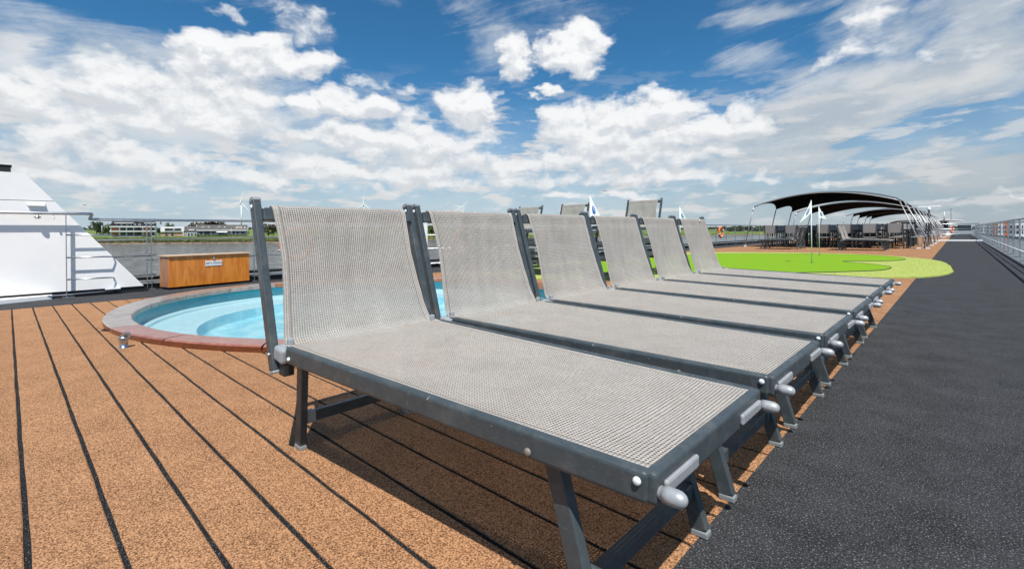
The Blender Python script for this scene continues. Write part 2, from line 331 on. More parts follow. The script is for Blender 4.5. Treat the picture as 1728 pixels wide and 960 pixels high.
GREYW = mat('grey_wall', (.30, .31, .32), .75)
BANKG = mat('bank_grass', (.085, .135, .022), .95, 0, (.165, .21, .045), .22, 1, lo=.4, hi=.6)
BANKR = mat('bank_stone', (.10, .075, .05), .95, 0, (.24, .18, .12), .5, 1, lo=.4, hi=.62)
LANDM = mat('meadow', (.10, .16, .025), .95, 0, (.16, .21, .05), .05, 1)
ROADM = mat('road_grey', (.28, .28, .28), .9)
def leafmat(name, a, b_):
    return mat(name, a, .85, 0, b_, 1.1, 1, world=True, lo=.4, hi=.6)
LEAF = [leafmat('foliage_dark', (.018, .026, .012), (.045, .060, .022)), leafmat('foliage_green', (.04, .07, .014), (.10, .14, .03)), leafmat('foliage_brown', (.035, .030, .018), (.075, .065, .032))]
BARK = mat('bark', (.06, .045, .03), .9)
TURB = mat('turbine_white', (.74, .76, .78), .5)

# ------------------------------------------------------------------ mesh helpers
class MB:
    def __init__(s): s.b = bmesh.new(); s.uvd = None
    def _bev(s, vs, r, seg=2):
        if r > 0:
            es = {e for v in vs for e in v.link_edges}
            bmesh.ops.bevel(s.b, geom=list(es), offset=r, segments=seg, affect='EDGES', profile=.5, clamp_overlap=True)
    def box(s, c, size, bev=0.0, m=None, seg=2):
        vs = bmesh.ops.create_cube(s.b, size=1.0)['verts']
        T = Matrix.Translation(c) @ (m.to_4x4() if m else Matrix()) @ Matrix.Diagonal((*size, 1))
        bmesh.ops.transform(s.b, matrix=T, verts=vs); s._bev(vs, bev, seg); return s
    def bar(s, p0, p1, w, h, bev=0.0, side=None, seg=2):
        "box bar from p0 to p1; w along the horizontal side direction, h across"
        p0, p1 = Vector(p0), Vector(p1); d = (p1 - p0); l = d.length; d.normalize()
        sd = Vector(side).normalized() if side else (Vector((0, 0, 1)).cross(d) if abs(d.z) < .99 else Vector((0, 1, 0)))
        sd = (sd - d*sd.dot(d)).normalized(); up = d.cross(sd)
        return s.box((p0 + p1)/2, (l, w, h), bev, Matrix((d, sd, up)).transposed(), seg)
    def tube(s, pts, r, n=10, cap=True, r1=None):
        pts = [Vector(p) for p in pts]; rings = []
        for i, p in enumerate(pts):
            d = (pts[min(i + 1, len(pts) - 1)] - pts[max(i - 1, 0)]).normalized()
            a = d.cross(Vector((0, 0, 1)) if abs(d.z) < .95 else Vector((1, 0, 0))).normalized(); c = d.cross(a)
            rr = r if r1 is None else r + (r1 - r)*i/max(1, len(pts) - 1)
            rings.append([s.b.verts.new(p + a*(rr*math.cos(2*PI*k/n)) + c*(rr*math.sin(2*PI*k/n))) for k in range(n)])
        for A, B in zip(rings, rings[1:]):
            for k in range(n):
                f = s.b.faces.new((A[k], A[(k + 1) % n], B[(k + 1) % n], B[k])); f.smooth = True
        if cap:
            s.b.faces.new(rings[0][::-1]); s.b.faces.new(rings[-1])
        return s
    def lathe(s, prof, p, axis=(0, 0, 1), n=16, smooth=True):
        ax = Vector(axis).normalized(); a = ax.cross(Vector((0, 0, 1)) if abs(ax.z) < .95 else Vector((1, 0, 0))).normalized(); c = ax.cross(a); p = Vector(p); rings = []
        for (r, h) in prof:
            if r < 1e-6: rings.append([s.b.verts.new(p + ax*h)])
            else: rings.append([s.b.verts.new(p + ax*h + a*(r*math.cos(2*PI*k/n)) + c*(r*math.sin(2*PI*k/n))) for k in range(n)])
        for A, B in zip(rings, rings[1:]):
            for k in range(n):
                k2 = (k + 1) % n
                if len(A) == 1 and len(B) == 1: continue
                if len(A) == 1: f = s.b.faces.new((A[0], B[k2], B[k]))
                elif len(B) == 1: f = s.b.faces.new((A[k], A[k2], B[0]))
                else: f = s.b.faces.new((A[k], A[k2], B[k2], B[k]))
                f.smooth = smooth
        return s
    def grid(s, fn, nu, nv, uv=None, smooth=True):
        V = [[s.b.verts.new(fn(i/nu, j/nv)) for j in range(nv + 1)] for i in range(nu + 1)]
        lay = s.b.loops.layers.uv.verify() if uv else None
        for i in range(nu):
            for j in range(nv):
                f = s.b.faces.new((V[i][j], V[i + 1][j], V[i + 1][j + 1], V[i][j + 1])); f.smooth = smooth
                if uv:
                    for l, (a, b) in zip(f.loops, ((i, j), (i + 1, j), (i + 1, j + 1), (i, j + 1))): l[lay].uv = uv(a/nu, b/nv)
        return s
    def poly(s, pts): s.b.faces.new([s.b.verts.new(p) for p in pts]); return s
    def prism(s, pts, d, bev=0.0):
        "closed polygon pts extruded along vector d"
        d = Vector(d); A = [s.b.verts.new(p) for p in pts]; B = [s.b.verts.new(Vector(p) + d) for p in pts]; n = len(pts)
        s.b.faces.new(A[::-1]); s.b.faces.new(B)
        for k in range(n): s.b.faces.new((A[k], A[(k + 1) % n], B[(k + 1) % n], B[k]))
        if bev: s._bev(A + B, bev)
        return s
    def mesh(s, name, m=None):
        bmesh.ops.recalc_face_normals(s.b, faces=s.b.faces[:])
        me = bpy.data.meshes.new(name); s.b.to_mesh(me); s.b.free()
        if m: me.materials.append(m)
        return me
    def build(s, name, m, parent=None, label=None):
        return obj(name, s.mesh(name, m), parent, label)
def obj(name, me, parent=None, label=None):
    o = bpy.data.objects.new(name, me); C.objects.link(o)
    if parent: o.parent = parent
    if label: o['label'] = label
    return o
def tag(o, label, cat, group=None):
    o['label'] = label; o['category'] = cat
    if group: o['group'] = group
    return o
def thing(name, label, cat, loc=(0, 0, 0), rz=0.0, group=None):
    o = bpy.data.objects.new(name, None); C.objects.link(o); o.empty_display_size = .1
    o.location = loc; o.rotation_euler = (0, 0, rz); return tag(o, label, cat, group)
def dup(root, loc, rz=0.0, label=None, group=None):
    def cp(o, par):
        c = o.copy(); C.objects.link(c)
        if par: c.parent = par
        for ch in o.children: cp(ch, c)
        return c
    r = cp(root, None); r.location = loc; r.rotation_euler = (0, 0, rz)
    if label: r['label'] = label
    if group: r['group'] = group
    return r
def struct(name, mb, m): o = mb.build(name, m); o['kind'] = 'structure'; return o

# ------------------------------------------------------------------ the deck
PC, PA, PB, PT = Vector((-5.14, 3.00, 0)), 2.87, 2.39, .26           # pool: centre, outer half axes
IA, IB = 2.52, 2.20                                         # pool: inner half axes
CA, CB = 2.70, 2.30                                         # where the deck is cut out
XR, XL, XE = -0.50, -7.74, 0.955
def ell(a, b, t, z=0.0):
    x, y = a*math.cos(t), b*math.sin(t)
    return Vector((PC.x + x*math.cos(PT) - y*math.sin(PT), PC.y + x*math.sin(PT) + y*math.cos(PT), z))
def deck_sheet(z, name, m):
    mb = MB(); n = 96; a, b = CA, CB; x0, x1, y0, y1 = -8.7, -1.9, .3, 5.9
    ring = []; out = []
    for k in range(n):
        t = 2*PI*k/n; p = ell(a, b, t, z); ring.append(mb.b.verts.new(p))
        dx, dy = (p.x - PC.x)/3, (p.y - PC.y)/3
        tx = ((x1 if dx > 0 else x0) - PC.x)/dx if abs(dx) > 1e-6 else 1e9
        ty = ((y1 if dy > 0 else y0) - PC.y)/dy if abs(dy) > 1e-6 else 1e9
        q = min(tx, ty); out.append(mb.b.verts.new((PC.x + dx*q, PC.y + dy*q, z)))
    for k in range(n): mb.b.faces.new((ring[k], ring[(k + 1) % n], out[(k + 1) % n], out[k]))
    for (cx, cy) in ((x0, y0), (x1, y0), (x1, y1), (x0, y1)):           # corner fill
        v = min(out, key=lambda q: (q.co.x - cx)**2 + (q.co.y - cy)**2)
        ks = sorted(range(n), key=lambda k: (out[k].co.x - cx)**2 + (out[k].co.y - cy)**2)[:2]
        A, B = out[ks[0]], out[ks[1]]
        if abs(A.co.x - B.co.x) > 1e-5 and abs(A.co.y - B.co.y) > 1e-5: mb.b.faces.new((A, B, mb.b.verts.new((cx, cy, z))))
    X0, X1, Y0, Y1 = -9.02, XE, -8, 78
    for (ax, bx, ay, by) in ((X0, X1, Y0, y0), (X0, X1, y1, Y1), (X0, x0, y0, y1), (x1, X1, y0, y1)):
        mb.poly([(ax, ay, z), (bx, ay, z), (bx, by, z), (ax, by, z)])
    return struct(name, mb, m)
deck = deck_sheet(-.004, 'deck', SEAM)
struct('walkway', MB().poly([(XR, -8, 0), (XE - .03, -8, 0), (XE - .03, 78, 0), (XR, 78, 0)]), BLACK)
mb = MB()
for (a, b) in ((-8, .3), (5.9, 78)): mb.poly([(-9.0, a, 0), (XL, a, 0), (XL, b, 0), (-9.0, b, 0)])
mb.poly([(-9.0, .3, 0), (-7.9, .3, 0), (-7.9, 5.9, 0), (-9.0, 5.9, 0)])
pts = [(XL, .3, 0), (XL, 5.9, 0)]
mb.poly([(-7.9, .3, 0)] + pts + [(-7.9, 5.9, 0)])
struct('side_walk', mb, BLACK)
# planks: strips of brown carpet laid with black joints, one object each
PITCH, Y0P = .1655, .030
def plank_mesh(x0a, x0b, x1a, x1b, seed, w=PITCH - .0130):
    rnd = random.Random(seed); mb = MB(); n = max(3, int((x1a - x0a)/.16)); rows = []
    ph = [rnd.uniform(0, 6.3) for _ in range(4)]
    for i in range(n + 1):
        t = i/n; xa = x0a + (x1a - x0a)*t; xb = x0b + (x1b - x0b)*t
        wa = .0007*math.sin(xa*5 + ph[0]) + .0009*math.sin(xa*23 + ph[1]); wb = .0007*math.sin(xb*6 + ph[2]) + .0009*math.sin(xb*27 + ph[3])
        ya, yb = -w/2 + wa, w/2 + wb
        rows.append([mb.b.verts.new(p) for p in ((xa, ya, -.004), (xa, ya, -.0005), (xa, ya + .003, .0015), (xb, yb - .003, .0015), (xb, yb, -.0005), (xb, yb, -.004))])
    for A, B in zip(rows, rows[1:]):
        for k in range(5): mb.b.faces.new((A[k], A[k + 1], B[k + 1], B[k]))
    mb.b.faces.new(rows[0]); mb.b.faces.new(rows[-1][::-1])
    return mb.mesh('plank', BROWN)
full = [plank_mesh(XL, XL, XR, XR, k) for k in range(4)]
def cut(y):
    y -= PC.y; c_, s_ = math.cos(PT), math.sin(PT)          # x where the row y meets the tilted ellipse
    A = (c_/CA)**2 + (s_/CB)**2; B = 2*y*c_*s_*(1/CA**2 - 1/CB**2); D = (y*s_/CA)**2 + (y*c_/CB)**2 - 1
    q = B*B - 4*A*D
    return (PC.x + (-B - math.sqrt(q))/(2*A), PC.x + (-B + math.sqrt(q))/(2*A)) if q > 0 else None
k = -9
while True:
    yc = Y0P + PITCH*(k + .5)
    if yc > 9.0: break
    ca, cb = cut(yc - PITCH/2), cut(yc + PITCH/2)
    if ca is None and cb is None:
        o = obj('plank', full[k % 4], deck); o.location = (0, yc, 0)
    else:
        mid = sum(ca or cb)/2
        ca, cb = ca or (mid, mid), cb or (mid, mid)
        if max(ca[0], cb[0]) > XL + .03:
            o = obj('plank', plank_mesh(XL, XL, max(ca[0], XL + .01), max(cb[0], XL + .01), k), deck); o.location = (0, yc, 0)
        o = obj('plank', plank_mesh(ca[1], cb[1], XR, XR, k + 50), deck); o.location = (0, yc, 0)
    k += 1
mb = MB()
while True:
    yc = Y0P + PITCH*(k + .5)
    if yc > 76: break
    mb.box(((XL + XR)/2, yc, -.001), (XR - XL, PITCH - .0130, .005)); k += 1
o = mb.build('far_planks', BROWN, deck); o['kind'] = 'stuff'
# hull sides under the deck and edge trims
mb = MB()
mb.box((-9.06, 35, -3.9), (.08, 86, 7.6)); mb.box((XE + .0, 35, -3.95), (.05, 86, 7.6)); mb.box((-4, -8, -3.95), (10.0, .1, 7.6)); mb.box((-4, 78, -3.95), (10.0, .1, 7.6))
struct('ship_hull', mb, WHITE2)
struct('deck_edge', MB().box((XE - .012, 35, -.02), (.05, 86, .09), .006), RUBBER)
struct('edge_coaming', MB().box((-9.0, 39.2, .055), (.10, 77.5, .12), .01).box((-9.13, 39.2, .16), (.07, 77.5, .05), .01), RUBBER)

# ------------------------------------------------------------------ pool
pool = thing('swimming_pool', 'round wood-rimmed pool with clear turquoise water set into the deck', 'pool', PC)
NB = 20
for i in range(NB):
    t0, t1 = 2*PI*(i + .009)/NB + .1, 2*PI*(i + .991)/NB + .1
    def rim_pt(f, a):                                          # profile across the board
        t = t0 + (t1 - t0)*f
        return t
    prof = [(IA - .0, IB, .0), (IA, IB, .042), (IA + .010, IB + .010, .050), (PA - .014, PB - .014, .050), (PA, PB, .040), (PA, PB, .001)]
    mb = MB(); g_ = []
    for j in range(7):
        t = t0 + (t1 - t0)*j/6
        g_.append([mb.b.verts.new(ell(a, b, t, z) - PC) for (a, b, z) in prof])
    for A, B in zip(g_, g_[1:]):
        for q in range(5): f = mb.b.faces.new((A[q], A[q + 1], B[q + 1], B[q])); f.material_index = 1 if q in (4,) else 0
    mb.b.faces.new(g_[0]); mb.b.faces.new(g_[-1][::-1])
    tm = math.degrees((t0 + t1)/2) % 360
    grey = 172 < tm < 250
    me = mb.mesh('coping_board', RIMG if grey else (RIMF if tm < 173 else RIMW)); me.materials.append(RIMR)
    obj('coping_board', me, pool, None)
def ering(mb, prof, n=96):
    R = [[mb.b.verts.new(ell(a, b, 2*PI*k/n, z) - PC) for k in range(n)] for (a, b, z) in prof]
    for A, B in zip(R, R[1:]):
        for k in range(n): f = mb.b.faces.new((A[k], A[(k + 1) % n], B[(k + 1) % n], B[k])); f.smooth = False
    return R
mb = MB(); ering(mb, [(CA, CB, -.006), (IA + .02, IB + .02, -.006), (IA + .012, IB + .012, -.02)]); mb.build('rim_base', RUBBER, pool)
mb = MB(); ering(mb, [(IA + .01, IB + .01, .03), (IA + .01, IB + .01, -.40)]); mb.build('pool_wall', TEAL, pool)
mb = MB(); ering(mb, [(IA + .012, IB + .012, -.125), (IA - .05, IB - .05, -.125), (IA - .075, IB - .075, -.132)])
mb.build('ledge', AQUAP, pool)
mb = MB(); ering(mb, [(IA - .075, IB - .075, -.132), (IA - .080, IB - .080, -.160), (IA - .11, IB - .11, -.165), (IA - .5, IB - .45, -.178), (IA - .56, IB - .5, -.184)]); mb.build('pool_step', AQUAP, pool)
mb = MB(); R = ering(mb, [(IA - .56, IB - .5, -.184), (IA - .58, IB - .52, -.30), (IA - .60, IB - .54, -.315), (.6, .5, -.33), (.02, .02, -.33)]); mb.build('pool_floor', AQUA, pool)
mb = MB(); ering(mb, [(IA - .555, IB - .495, -.188), (IA - .572, IB - .512, -.29)]); mb.build('step_edge', TEAL, pool)
mb = MB(); ring = [mb.b.verts.new(ell(IA + .008, IB + .008, 2*PI*k/96, -.030) - PC) for k in range(96)]; mb.b.faces.new(ring); mb.build('pool_water', POOLW, pool)
GRATE = mat('drain_grate', (.20, .24, .30), .5)
for (px, py) in ((355, 538), (408, 524), (600, 545)):
    p = onz(px, py, -.32) - PC
    MB().lathe([(.0, .012), (.12, .012), (.15, .0)], (p.x, p.y, -.328), n=20).build('drain', GRATE, pool)

# ------------------------------------------------------------------ sun loungers
def prof_bar(mb, p0, p1, w, h, r=.009):
    return mb.bar(p0, p1, w, h, r, seg=3)
def make_lounger(label, flat=False):
    R0 = thing('sun_lounger', label, 'sun lounger')
    zt = lambda x: .397 + .034*(.024 - x)/1.249
    yn = lambda x: -.10*(.024 - x)/1.249
    yf = lambda x: .586 - .026*(.024 - x)/1.249
    h = .056
    for yy, s in ((yn, 1), (yf, -1)):
        xs = [-1.235, .010]
        a = (xs[0], yy(xs[0]) + s*.013, zt(xs[0]) - h/2); b = (xs[1], yy(xs[1]) + s*.013, zt(xs[1]) - h/2)
        rail = prof_bar(MB(), a, b, .026, h).build('side_rail', FRAME, R0)
        for (x, z, r, mm) in ((-.006, -.018, .0075, CAPW), (-.235, -.040, .0085, TAUPE), (-1.205, -.036, .007, CAPW)):
            MB().lathe([(r, 0), (r, .003), (r*.7, .006), (0, .0065)], (x, yy(x) - s*.0005, zt(x) + z), (0, -s, 0), 12).build('rivet', mm, rail)
    prof_bar(MB(), (.011, .006, .397 - h/2), (.011, .580, .397 - h/2), .026, h + .001).build('foot_rail', FRAME, R0)
    prof_bar(MB(), (-1.245, -.09, .40), (-1.245, .545, .40), .024, .03, .006).build('head_rail', FRAME, R0)
    # seat sling
    def seat(u, v):
        x = -1.262 + 1.268*u
        ya, yb = yn(x) + .015, yf(x) - .015
        sag = .016*math.sin(PI*min(1, max(0, v)))**.8*math.sin(PI*min(1, .08 + .9*u))**.6
        dip = .005*math.exp(-((x + .085)/.018)**2)*math.sin(PI*v)
        return (x - .004, ya + (yb - ya)*v, zt(x) - .0035 - sag - dip)
    MB().grid(seat, 40, 16, uv=lambda u, v: (v*.60, u*1.262)).build('seat_sling', SLING, R0)
    # back rest group built upright, or laid flat along the bed for stacked ones
    hinge = Vector((-1.300, 0, .395))
    def T(p):
        p = Vector(p)
        if not flat: return p
        q = p - hinge; a = math.radians(72)
        return hinge + Vector((q.x*math.cos(a) - q.z*math.sin(a), q.y, q.x*math.sin(a) + q.z*math.cos(a)))
    prof = [(-1.252, .421), (-1.276, .424), (-1.296, .438), (-1.309, .462), (-1.324, .505), (-1.340, .56), (-1.362, .64), (-1.385, .72), (-1.408, .80), (-1.428, .86), (-1.437, .89), (-1.444, .903), (-1.456, .910), (-1.470, .905), (-1.476, .885), (-1.477, .868)]
    acc = [0]
    for a, b in zip(prof, prof[1:]): acc.append(acc[-1] + math.hypot(b[0] - a[0], b[1] - a[1]))
    nP = len(prof) - 1
    def back(u, v):
        q = u*nP; i = min(int(q), nP - 1); f = q - i
        x = prof[i][0] + (prof[i + 1][0] - prof[i][0])*f; z = prof[i][1] + (prof[i + 1][1] - prof[i][1])*f
        hgt = (z - .42)/.49
        belly = .022*math.sin(PI*max(0, min(1, hgt/.84)))*math.sin(PI*v)
        ya = -.080 + .020*min(1, max(0, hgt*1.6)) + .010*math.sin(PI*max(0, min(1, hgt))); yb = .540 - .026*min(1, max(0, hgt*1.6)) - .010*math.sin(PI*max(0, min(1, hgt)))
        wr = .0022*math.sin(v*19 + z*7)*math.sin(PI*v) + .0016*math.sin(v*43 - z*11)*math.sin(PI*v) + .002*math.sin(z*60 + v*3)*(1 - hgt if 0 < hgt < 1 else 0)
        return T((x - belly - wr*(1 if .04 < hgt < .9 else 0), ya + (yb - ya)*v, z))
    def uvb(u, v):
        q = u*nP; i = min(int(q), nP - 1); return (v*.60, -(acc[i] + (acc[i + 1] - acc[i])*(q - i)))
    MB().grid(back, nP*2, 36, uv=uvb).build('back_sling', SLING, R0)
    MB().bar(T((-1.458, -.088, .876)), T((-1.458, .548, .876)), .026, .048, .004, side=T((-1.45, 0, .9)) - T((-1.48, 0, .893))).build('crossbar', FRAME, R0)
    for y, s in ((-.101, 1), (.561, -1)):
        a, b = Vector((-1.317, y, .338)), Vector((-1.492, y, .925)); d = (b - a).normalized()
        up = MB().bar(T(a), T(b), .028, .040, .004, side=(0, 1, 0)).build('upright', FRAME, R0)
        nrm = (T(b) - T(a)).normalized(); sd = Vector((0, 1, 0)); fr = nrm.cross(sd)
        tp = T(b)
        mb = MB(); prof_c = [tp - fr*.0205 , tp + fr*.0205, tp + fr*.0205 + nrm*.006, tp + fr*.012 + nrm*.013, tp - fr*.010 + nrm*.014, tp - fr*.0205 + nrm*.008]
        mb.prism([q - sd*.0145 for q in prof_c], sd*.029); mb.build('end_cap', BRACK, up)
        bt = T(a); mb = MB(); mb.bar(bt - nrm*.010, bt, .029, .041, .003, side=(0, 1, 0)); mb.build('end_cap', BRACK, up)
        for sgn in (1, -1):
            p = T(b - d*.022) + Vector((0, .0142*sgn, 0)); MB().lathe([(.0085, 0), (.0085, .002), (.005, .0045), (0, .005)], p, (0, sgn, 0), 12).build('bolt', CAPW, up)
        p = T(a + d*.055) + Vector((0, -.0142*s, 0)); MB().lathe([(.008, 0), (.008, .004), (.004, .008), (0, .008)], p, (0, -s, 0), 10).build('bolt', STEEL, up)
        # hinge bracket: grey moulded block with an upstanding tab, ratchet wing behind
        yb = y + s*.020
        mb = MB(); mb.box((-1.276, yb - s*.004, .398), (.070, .052, .052), .012, Matrix.Rotation(.12, 3, 'Y'), 3)
        mb.box((-1.268, yb + s*.012, .433), (.020, .020, .034), .006)
        br = mb.build('hinge_bracket', BRACK, R0)
        MB().box((-1.272, yb, .352), (.044, .036, .05), .004).build('ratchet', FRAMED, br)
        mb = MB(); mb.prism([(-1.335, yb, .420), (-1.392, yb, .372), (-1.376, yb, .336), (-1.352, yb, .330), (-1.330, yb, .345)], (0, s*.014, 0), .002); mb.build('ratchet_wing', BRACK, br)
    # legs: front frame under the foot end, narrower rear frame under the hinge
    LG = []
    for (top, foot, w) in (((-.212, .034, .345), (-.112, .030, .016), .042), ((-.212, .520, .345), (-.108, .516, .016), .042),
                           ((-1.395, .028, .375), (-1.412, .022, .016), .046), ((-1.395, .490, .375), (-1.412, .494, .016), .046)):
        t_, f_ = Vector(top), Vector(foot)
        lg = MB().bar(f_, t_, .026, w, .003, side=(0, 1, 0)).build('leg', FRAME, R0); LG.append((t_, f_))
        MB().box((f_.x, f_.y, .009), (w + .004, .029, .018), .004).build('foot_cap', FOOTG, lg)
        if top[0] > -1: MB().box((t_.x - .002, t_.y, t_.z + .006), (.062, .030, .05), .010).build('leg_bracket', TAUPE, lg)
        else: MB().prism([(-1.415, t_.y - .012, .33), (-1.36, t_.y - .012, .33), (-1.20, t_.y - .012, .385), (-1.20, t_.y - .012, .405), (-1.415, t_.y - .012, .405)], (0, .024, 0), .002).build('leg_bracket', FRAMED, lg)
    for (a, b, z) in ((0, 1, .105), (2, 3, .098)):
        pa = LG[a][1].lerp(LG[a][0], z/.36); pb = LG[b][1].lerp(LG[b][0], z/.36)
        st = MB().bar(pa, pb, .024, .040, .003).build('stretcher', FRAME, R0)
        for q, s in ((pa, 1), (pb, -1)): MB().box((q.x, q.y + s*.032, q.z), (.034, .034, .044), .004).build('socket', BRACK if a else FRAME, st)
    # lift handles on the foot rail
    for y, s in ((.020, 1), (.562, -1)):
        p = Vector((.022, y, .362))
        hd = MB().lathe([(.0095, 0), (.0115, .003), (.0115, .009), (.0138, .0095), (.0142, .020), (.0142, .032), (.0132, .0385), (.0104, .044), (.0062, .0475), (0, .049)], p, (1, 0, .0), 18).build('handle', SILVER, R0)
        mb = MB(); mb.box((.028, y + s*.078, .366), (.010, .135, .025), .005); mb.build('handle_plate', SILVER, hd)
    return R0
LP = .704
lab = ['grey sling sun lounger nearest the camera, at the front end of the row', 'second sun lounger from the camera, its rail against the nearest one',
       'third sun lounger from the camera in the front row', 'fourth sun lounger from the camera, third from the green end of the row', 'fifth sun lounger from the camera, next to the last of the row', 'last sun lounger of the row with a white paper tag on its backrest']
GRP = 'grey sling loungers lined up on the brown deck'
l0 = make_lounger(lab[0]); l0.location = (-.392, .727, 0); l0['group'] = GRP
row = [l0] + [dup(l0, (-.392 + random.uniform(-.007, .007), .727 + LP*k_, 0), random.uniform(-.006, .006), lab[k_], GRP) for k_ in range(1, 6)]
MB().lathe([(.0, .0), (.012, .0), (.012, .002), (0, .002)], (-1.432, .36, .893), (1, 0, .3), 14).build('paper_tag', CAPW, row[5])
flat0 = make_lounger('folded grey lounger at the bottom of the left stack', True)
SG = 'loungers stacked beyond the pool'
names = ['left', 'middle', 'right']
first = True
for si, ox in enumerate((-7.18, -5.97, -4.42)):
    for lv in range(2):
        lb = f'flat folded lounger, {("lowest", "middle one")[lv]} in the {names[si]} stack between pool and putting green'
        if first: flat0.location = (ox, 6.53, 0); flat0.rotation_euler = (0, 0, -PI/2); flat0['label'] = lb; flat0['group'] = SG; first = False
        else: dup(flat0, (ox, 6.53, .225*lv), -PI/2, lb, SG)
    dup(l0, (ox, 6.53, .45), -PI/2, f'lounger with raised back on top of the {names[si]} stack beyond the pool', SG)
FG = 'loungers between the putting green and the canopies'
for i, (x, y, rz, t_) in enumerate(((-6.0, 21.6, PI, 'nearest of the pair left of the flagpoles'), (-6.0, 22.35, PI, 'far one of the pair left of the flagpoles'),
                                  (-1.78, 20.95, 0, 'nearest of the pair right of the flagpoles, under the canopy edge'), (-1.78, 21.68, 0, 'far one of the pair right of the flagpoles, under the canopy edge'))):
    dup(l0, (x, y, 0), rz, f'distant grey lounger, {t_}', FG)

# ------------------------------------------------------------------ railings
def rail_run(root, p0, p1, zs, radii, posts, post_w=(.012, .034), post_h=None, base=True):
    p0, p1 = Vector(p0), Vector(p1)
    for z, r in zip(zs, radii):
        MB().tube([p0 + Vector((0, 0, z)), p1 + Vector((0, 0, z))], r, 10).build('top_rail' if z == zs[0] else 'rail', STEEL, root)
    d = (p1 - p0).normalized()
    pm = None
    for s in posts:
        q = p0 + d*s
        if pm is None:
            m_ = Matrix((Vector((-d.y, d.x, 0)), d, UP)).transposed()
            pm = MB().box((0, 0, zs[0]/2), (post_w[1], post_w[0], zs[0] - radii[0]), .003, m_)
            if base: pm.box((0, 0, .010), (.09, .08, .016), .003, m_)
            pm = pm.mesh('post', STEEL)
        o = obj('post', pm, root); o.location = q
    return root
# port side: inner rail along the white casing, turning outboard, then the long outer rail
pr = thing('port_railing', 'stainless railing along the left deck edge in front of the houses', 'railing')
pr['kind'] = 'thing'; del pr['kind']
XI, XO = -8.60, -8.93
MB().tube([(XI, -3.5, 1.125), (XI, .62, 1.118), (XI, .74, 1.118), (XI - .02, .79, 1.118), (XI - .06, .80, 1.116), (XO + .02, .80, 1.06), (XO, .83, 1.055), (XO, .9, 1.055)], .0195, 12).build('top_rail', STEEL, pr)
for z in (.835, .535, .245): MB().tube([(XI, .53, z), (XI, .95, z - .005), (XI - .05, 1.02, z - .01), (XO, 1.06, z - .03), (XO, 1.55, z - .02)], .010, 10).build('rail', STEEL, pr)
MB().tube([(XI, -3.5, .048), (XI, .56, .045), (XI - .05, 1.0, .05)], .009, 8).build('rail', STEEL, pr)
for (x, y, h_) in ((XI, .535, 1.11), (XI, -1.6, 1.11)): MB().box((x, y, h_/2), (.05, .010, h_), .002).box((x, y + .02, .008), (.10, .12, .014), .003).build('post', STEEL, pr)
rail_run(pr, (XO, .88, 0), (XO, 60, 0), (1.05, .76, .45, .10), (.0195, .011, .011, .014), [.62 + 1.44*i for i in range(41)])
MB().box((XO, 1.445, .53), (.03, .012, 1.03), .002).build('post', STEEL, pr)
for y in (.27, .42):
    MB().lathe([(0, .0), (.022, .004), (.034, .018), (.036, .03), (0.014, .032), (.012, .05)] if y < .3 else [(0, 0), (.012, .006), (.012, .018), (.004, .022), (.004, .05)], (XI, y, 1.045), (0, 0, 1), 14).build('lamp', STEEL, pr)
MB().lathe([(0, 0), (.012, .006), (.012, .018), (.004, .022), (.004, .05)], (XO, 1.62, .99), (0, 0, 1), 12).build('lamp', RUBBER, pr)
# starboard rail
sr = thing('starboard_railing', 'long stainless railing along the right edge of the black walkway', 'railing')
rail_run(sr, (1.125, -4, 0), (1.125, 62, 0), (.985, .722, .470), (.020, .011, .011), [.6 + 1.9*i for i in range(35)], base=False)
MB().tube([(1.125, -4, .19), (1.125, 62, .19)], .022, 10).build('toe_rail', WHITE2, sr)
mbk = MB().box((.06, 0, .03), (.17, .02, .03), .003).mesh('bracket', STEEL)
for i in range(35): o = obj('bracket', mbk, sr); o.location = (1.02, -3.4 + 1.9*i, 0)
tr_ = thing('cross_railing', 'far railing running across the deck before the wheelhouse', 'railing')
rail_run(tr_, (-3.2, 41.5, 0), (.95, 41.5, 0), (1.02, .70, .36), (.024, .018, .018), [0, 1.4, 2.8, 4.1])
tag(MB().box((-.28, 36.6, .05), (2.5, .16, .10), .02).build('white_beam', WHITE), 'long white beam lying across the black walkway far ahead', 'beam')

# ------------------------------------------------------------------ white casing at the left
XW = -8.69
def onx(px, py, X): dd_ = ray(px, py); return EYEP + dd_*(X/dd_.x)
wc = thing('white_casing', 'white sloping deck casing behind the railing at the left edge', 'deck casing', (XW, 0, 0))
def WP(px, py): p = onx(px, py, XW); return Vector((0, p.y, p.z))
A_, B_, C_ = WP(41, 292), WP(98, 341), WP(248, 487)
kk = (C_.z - A_.z)/(C_.y - A_.y); yz = lambda z: A_.y + (z - A_.z)/kk
zj = WP(50, 339).z
mb = MB(); mb.prism([(0, -5, .085), (0, yz(.085), .085), (0, yz(zj), zj), (0, -5, zj)], (-.30, 0, 0)); mb.build('lower_panel', WHITE, wc)
mb = MB(); mb.prism([(-.002, -5, zj + .007), (-.002, yz(zj + .007), zj + .007), (-.002, A_.y, A_.z), (-.002, -5, A_.z)], (-.30, 0, 0)); mb.build('upper_panel', WHITE, wc)
MB().box((-.16, (-5 + yz(zj))/2, zj + .003), (.26, 5 + yz(zj) - .01, .012)).build('joint', RUBBER, wc)
MB().prism([(-.02, -5, 0), (-.02, yz(.0) - .0, 0), (-.02, yz(.083), .083), (-.02, -5, .083)], (-.26, 0, 0)).build('base_strip', RUBBER, wc)
MB().prism([(.30, -5, 0), (.30, -.25, 0), (.08, .40, 0), (-.015, .40, 0), (-.015, -5, 0)], (0, 0, .055), .004).build('plinth', WHITE, wc)
p = WP(60, 343); q = WP(76, 343)
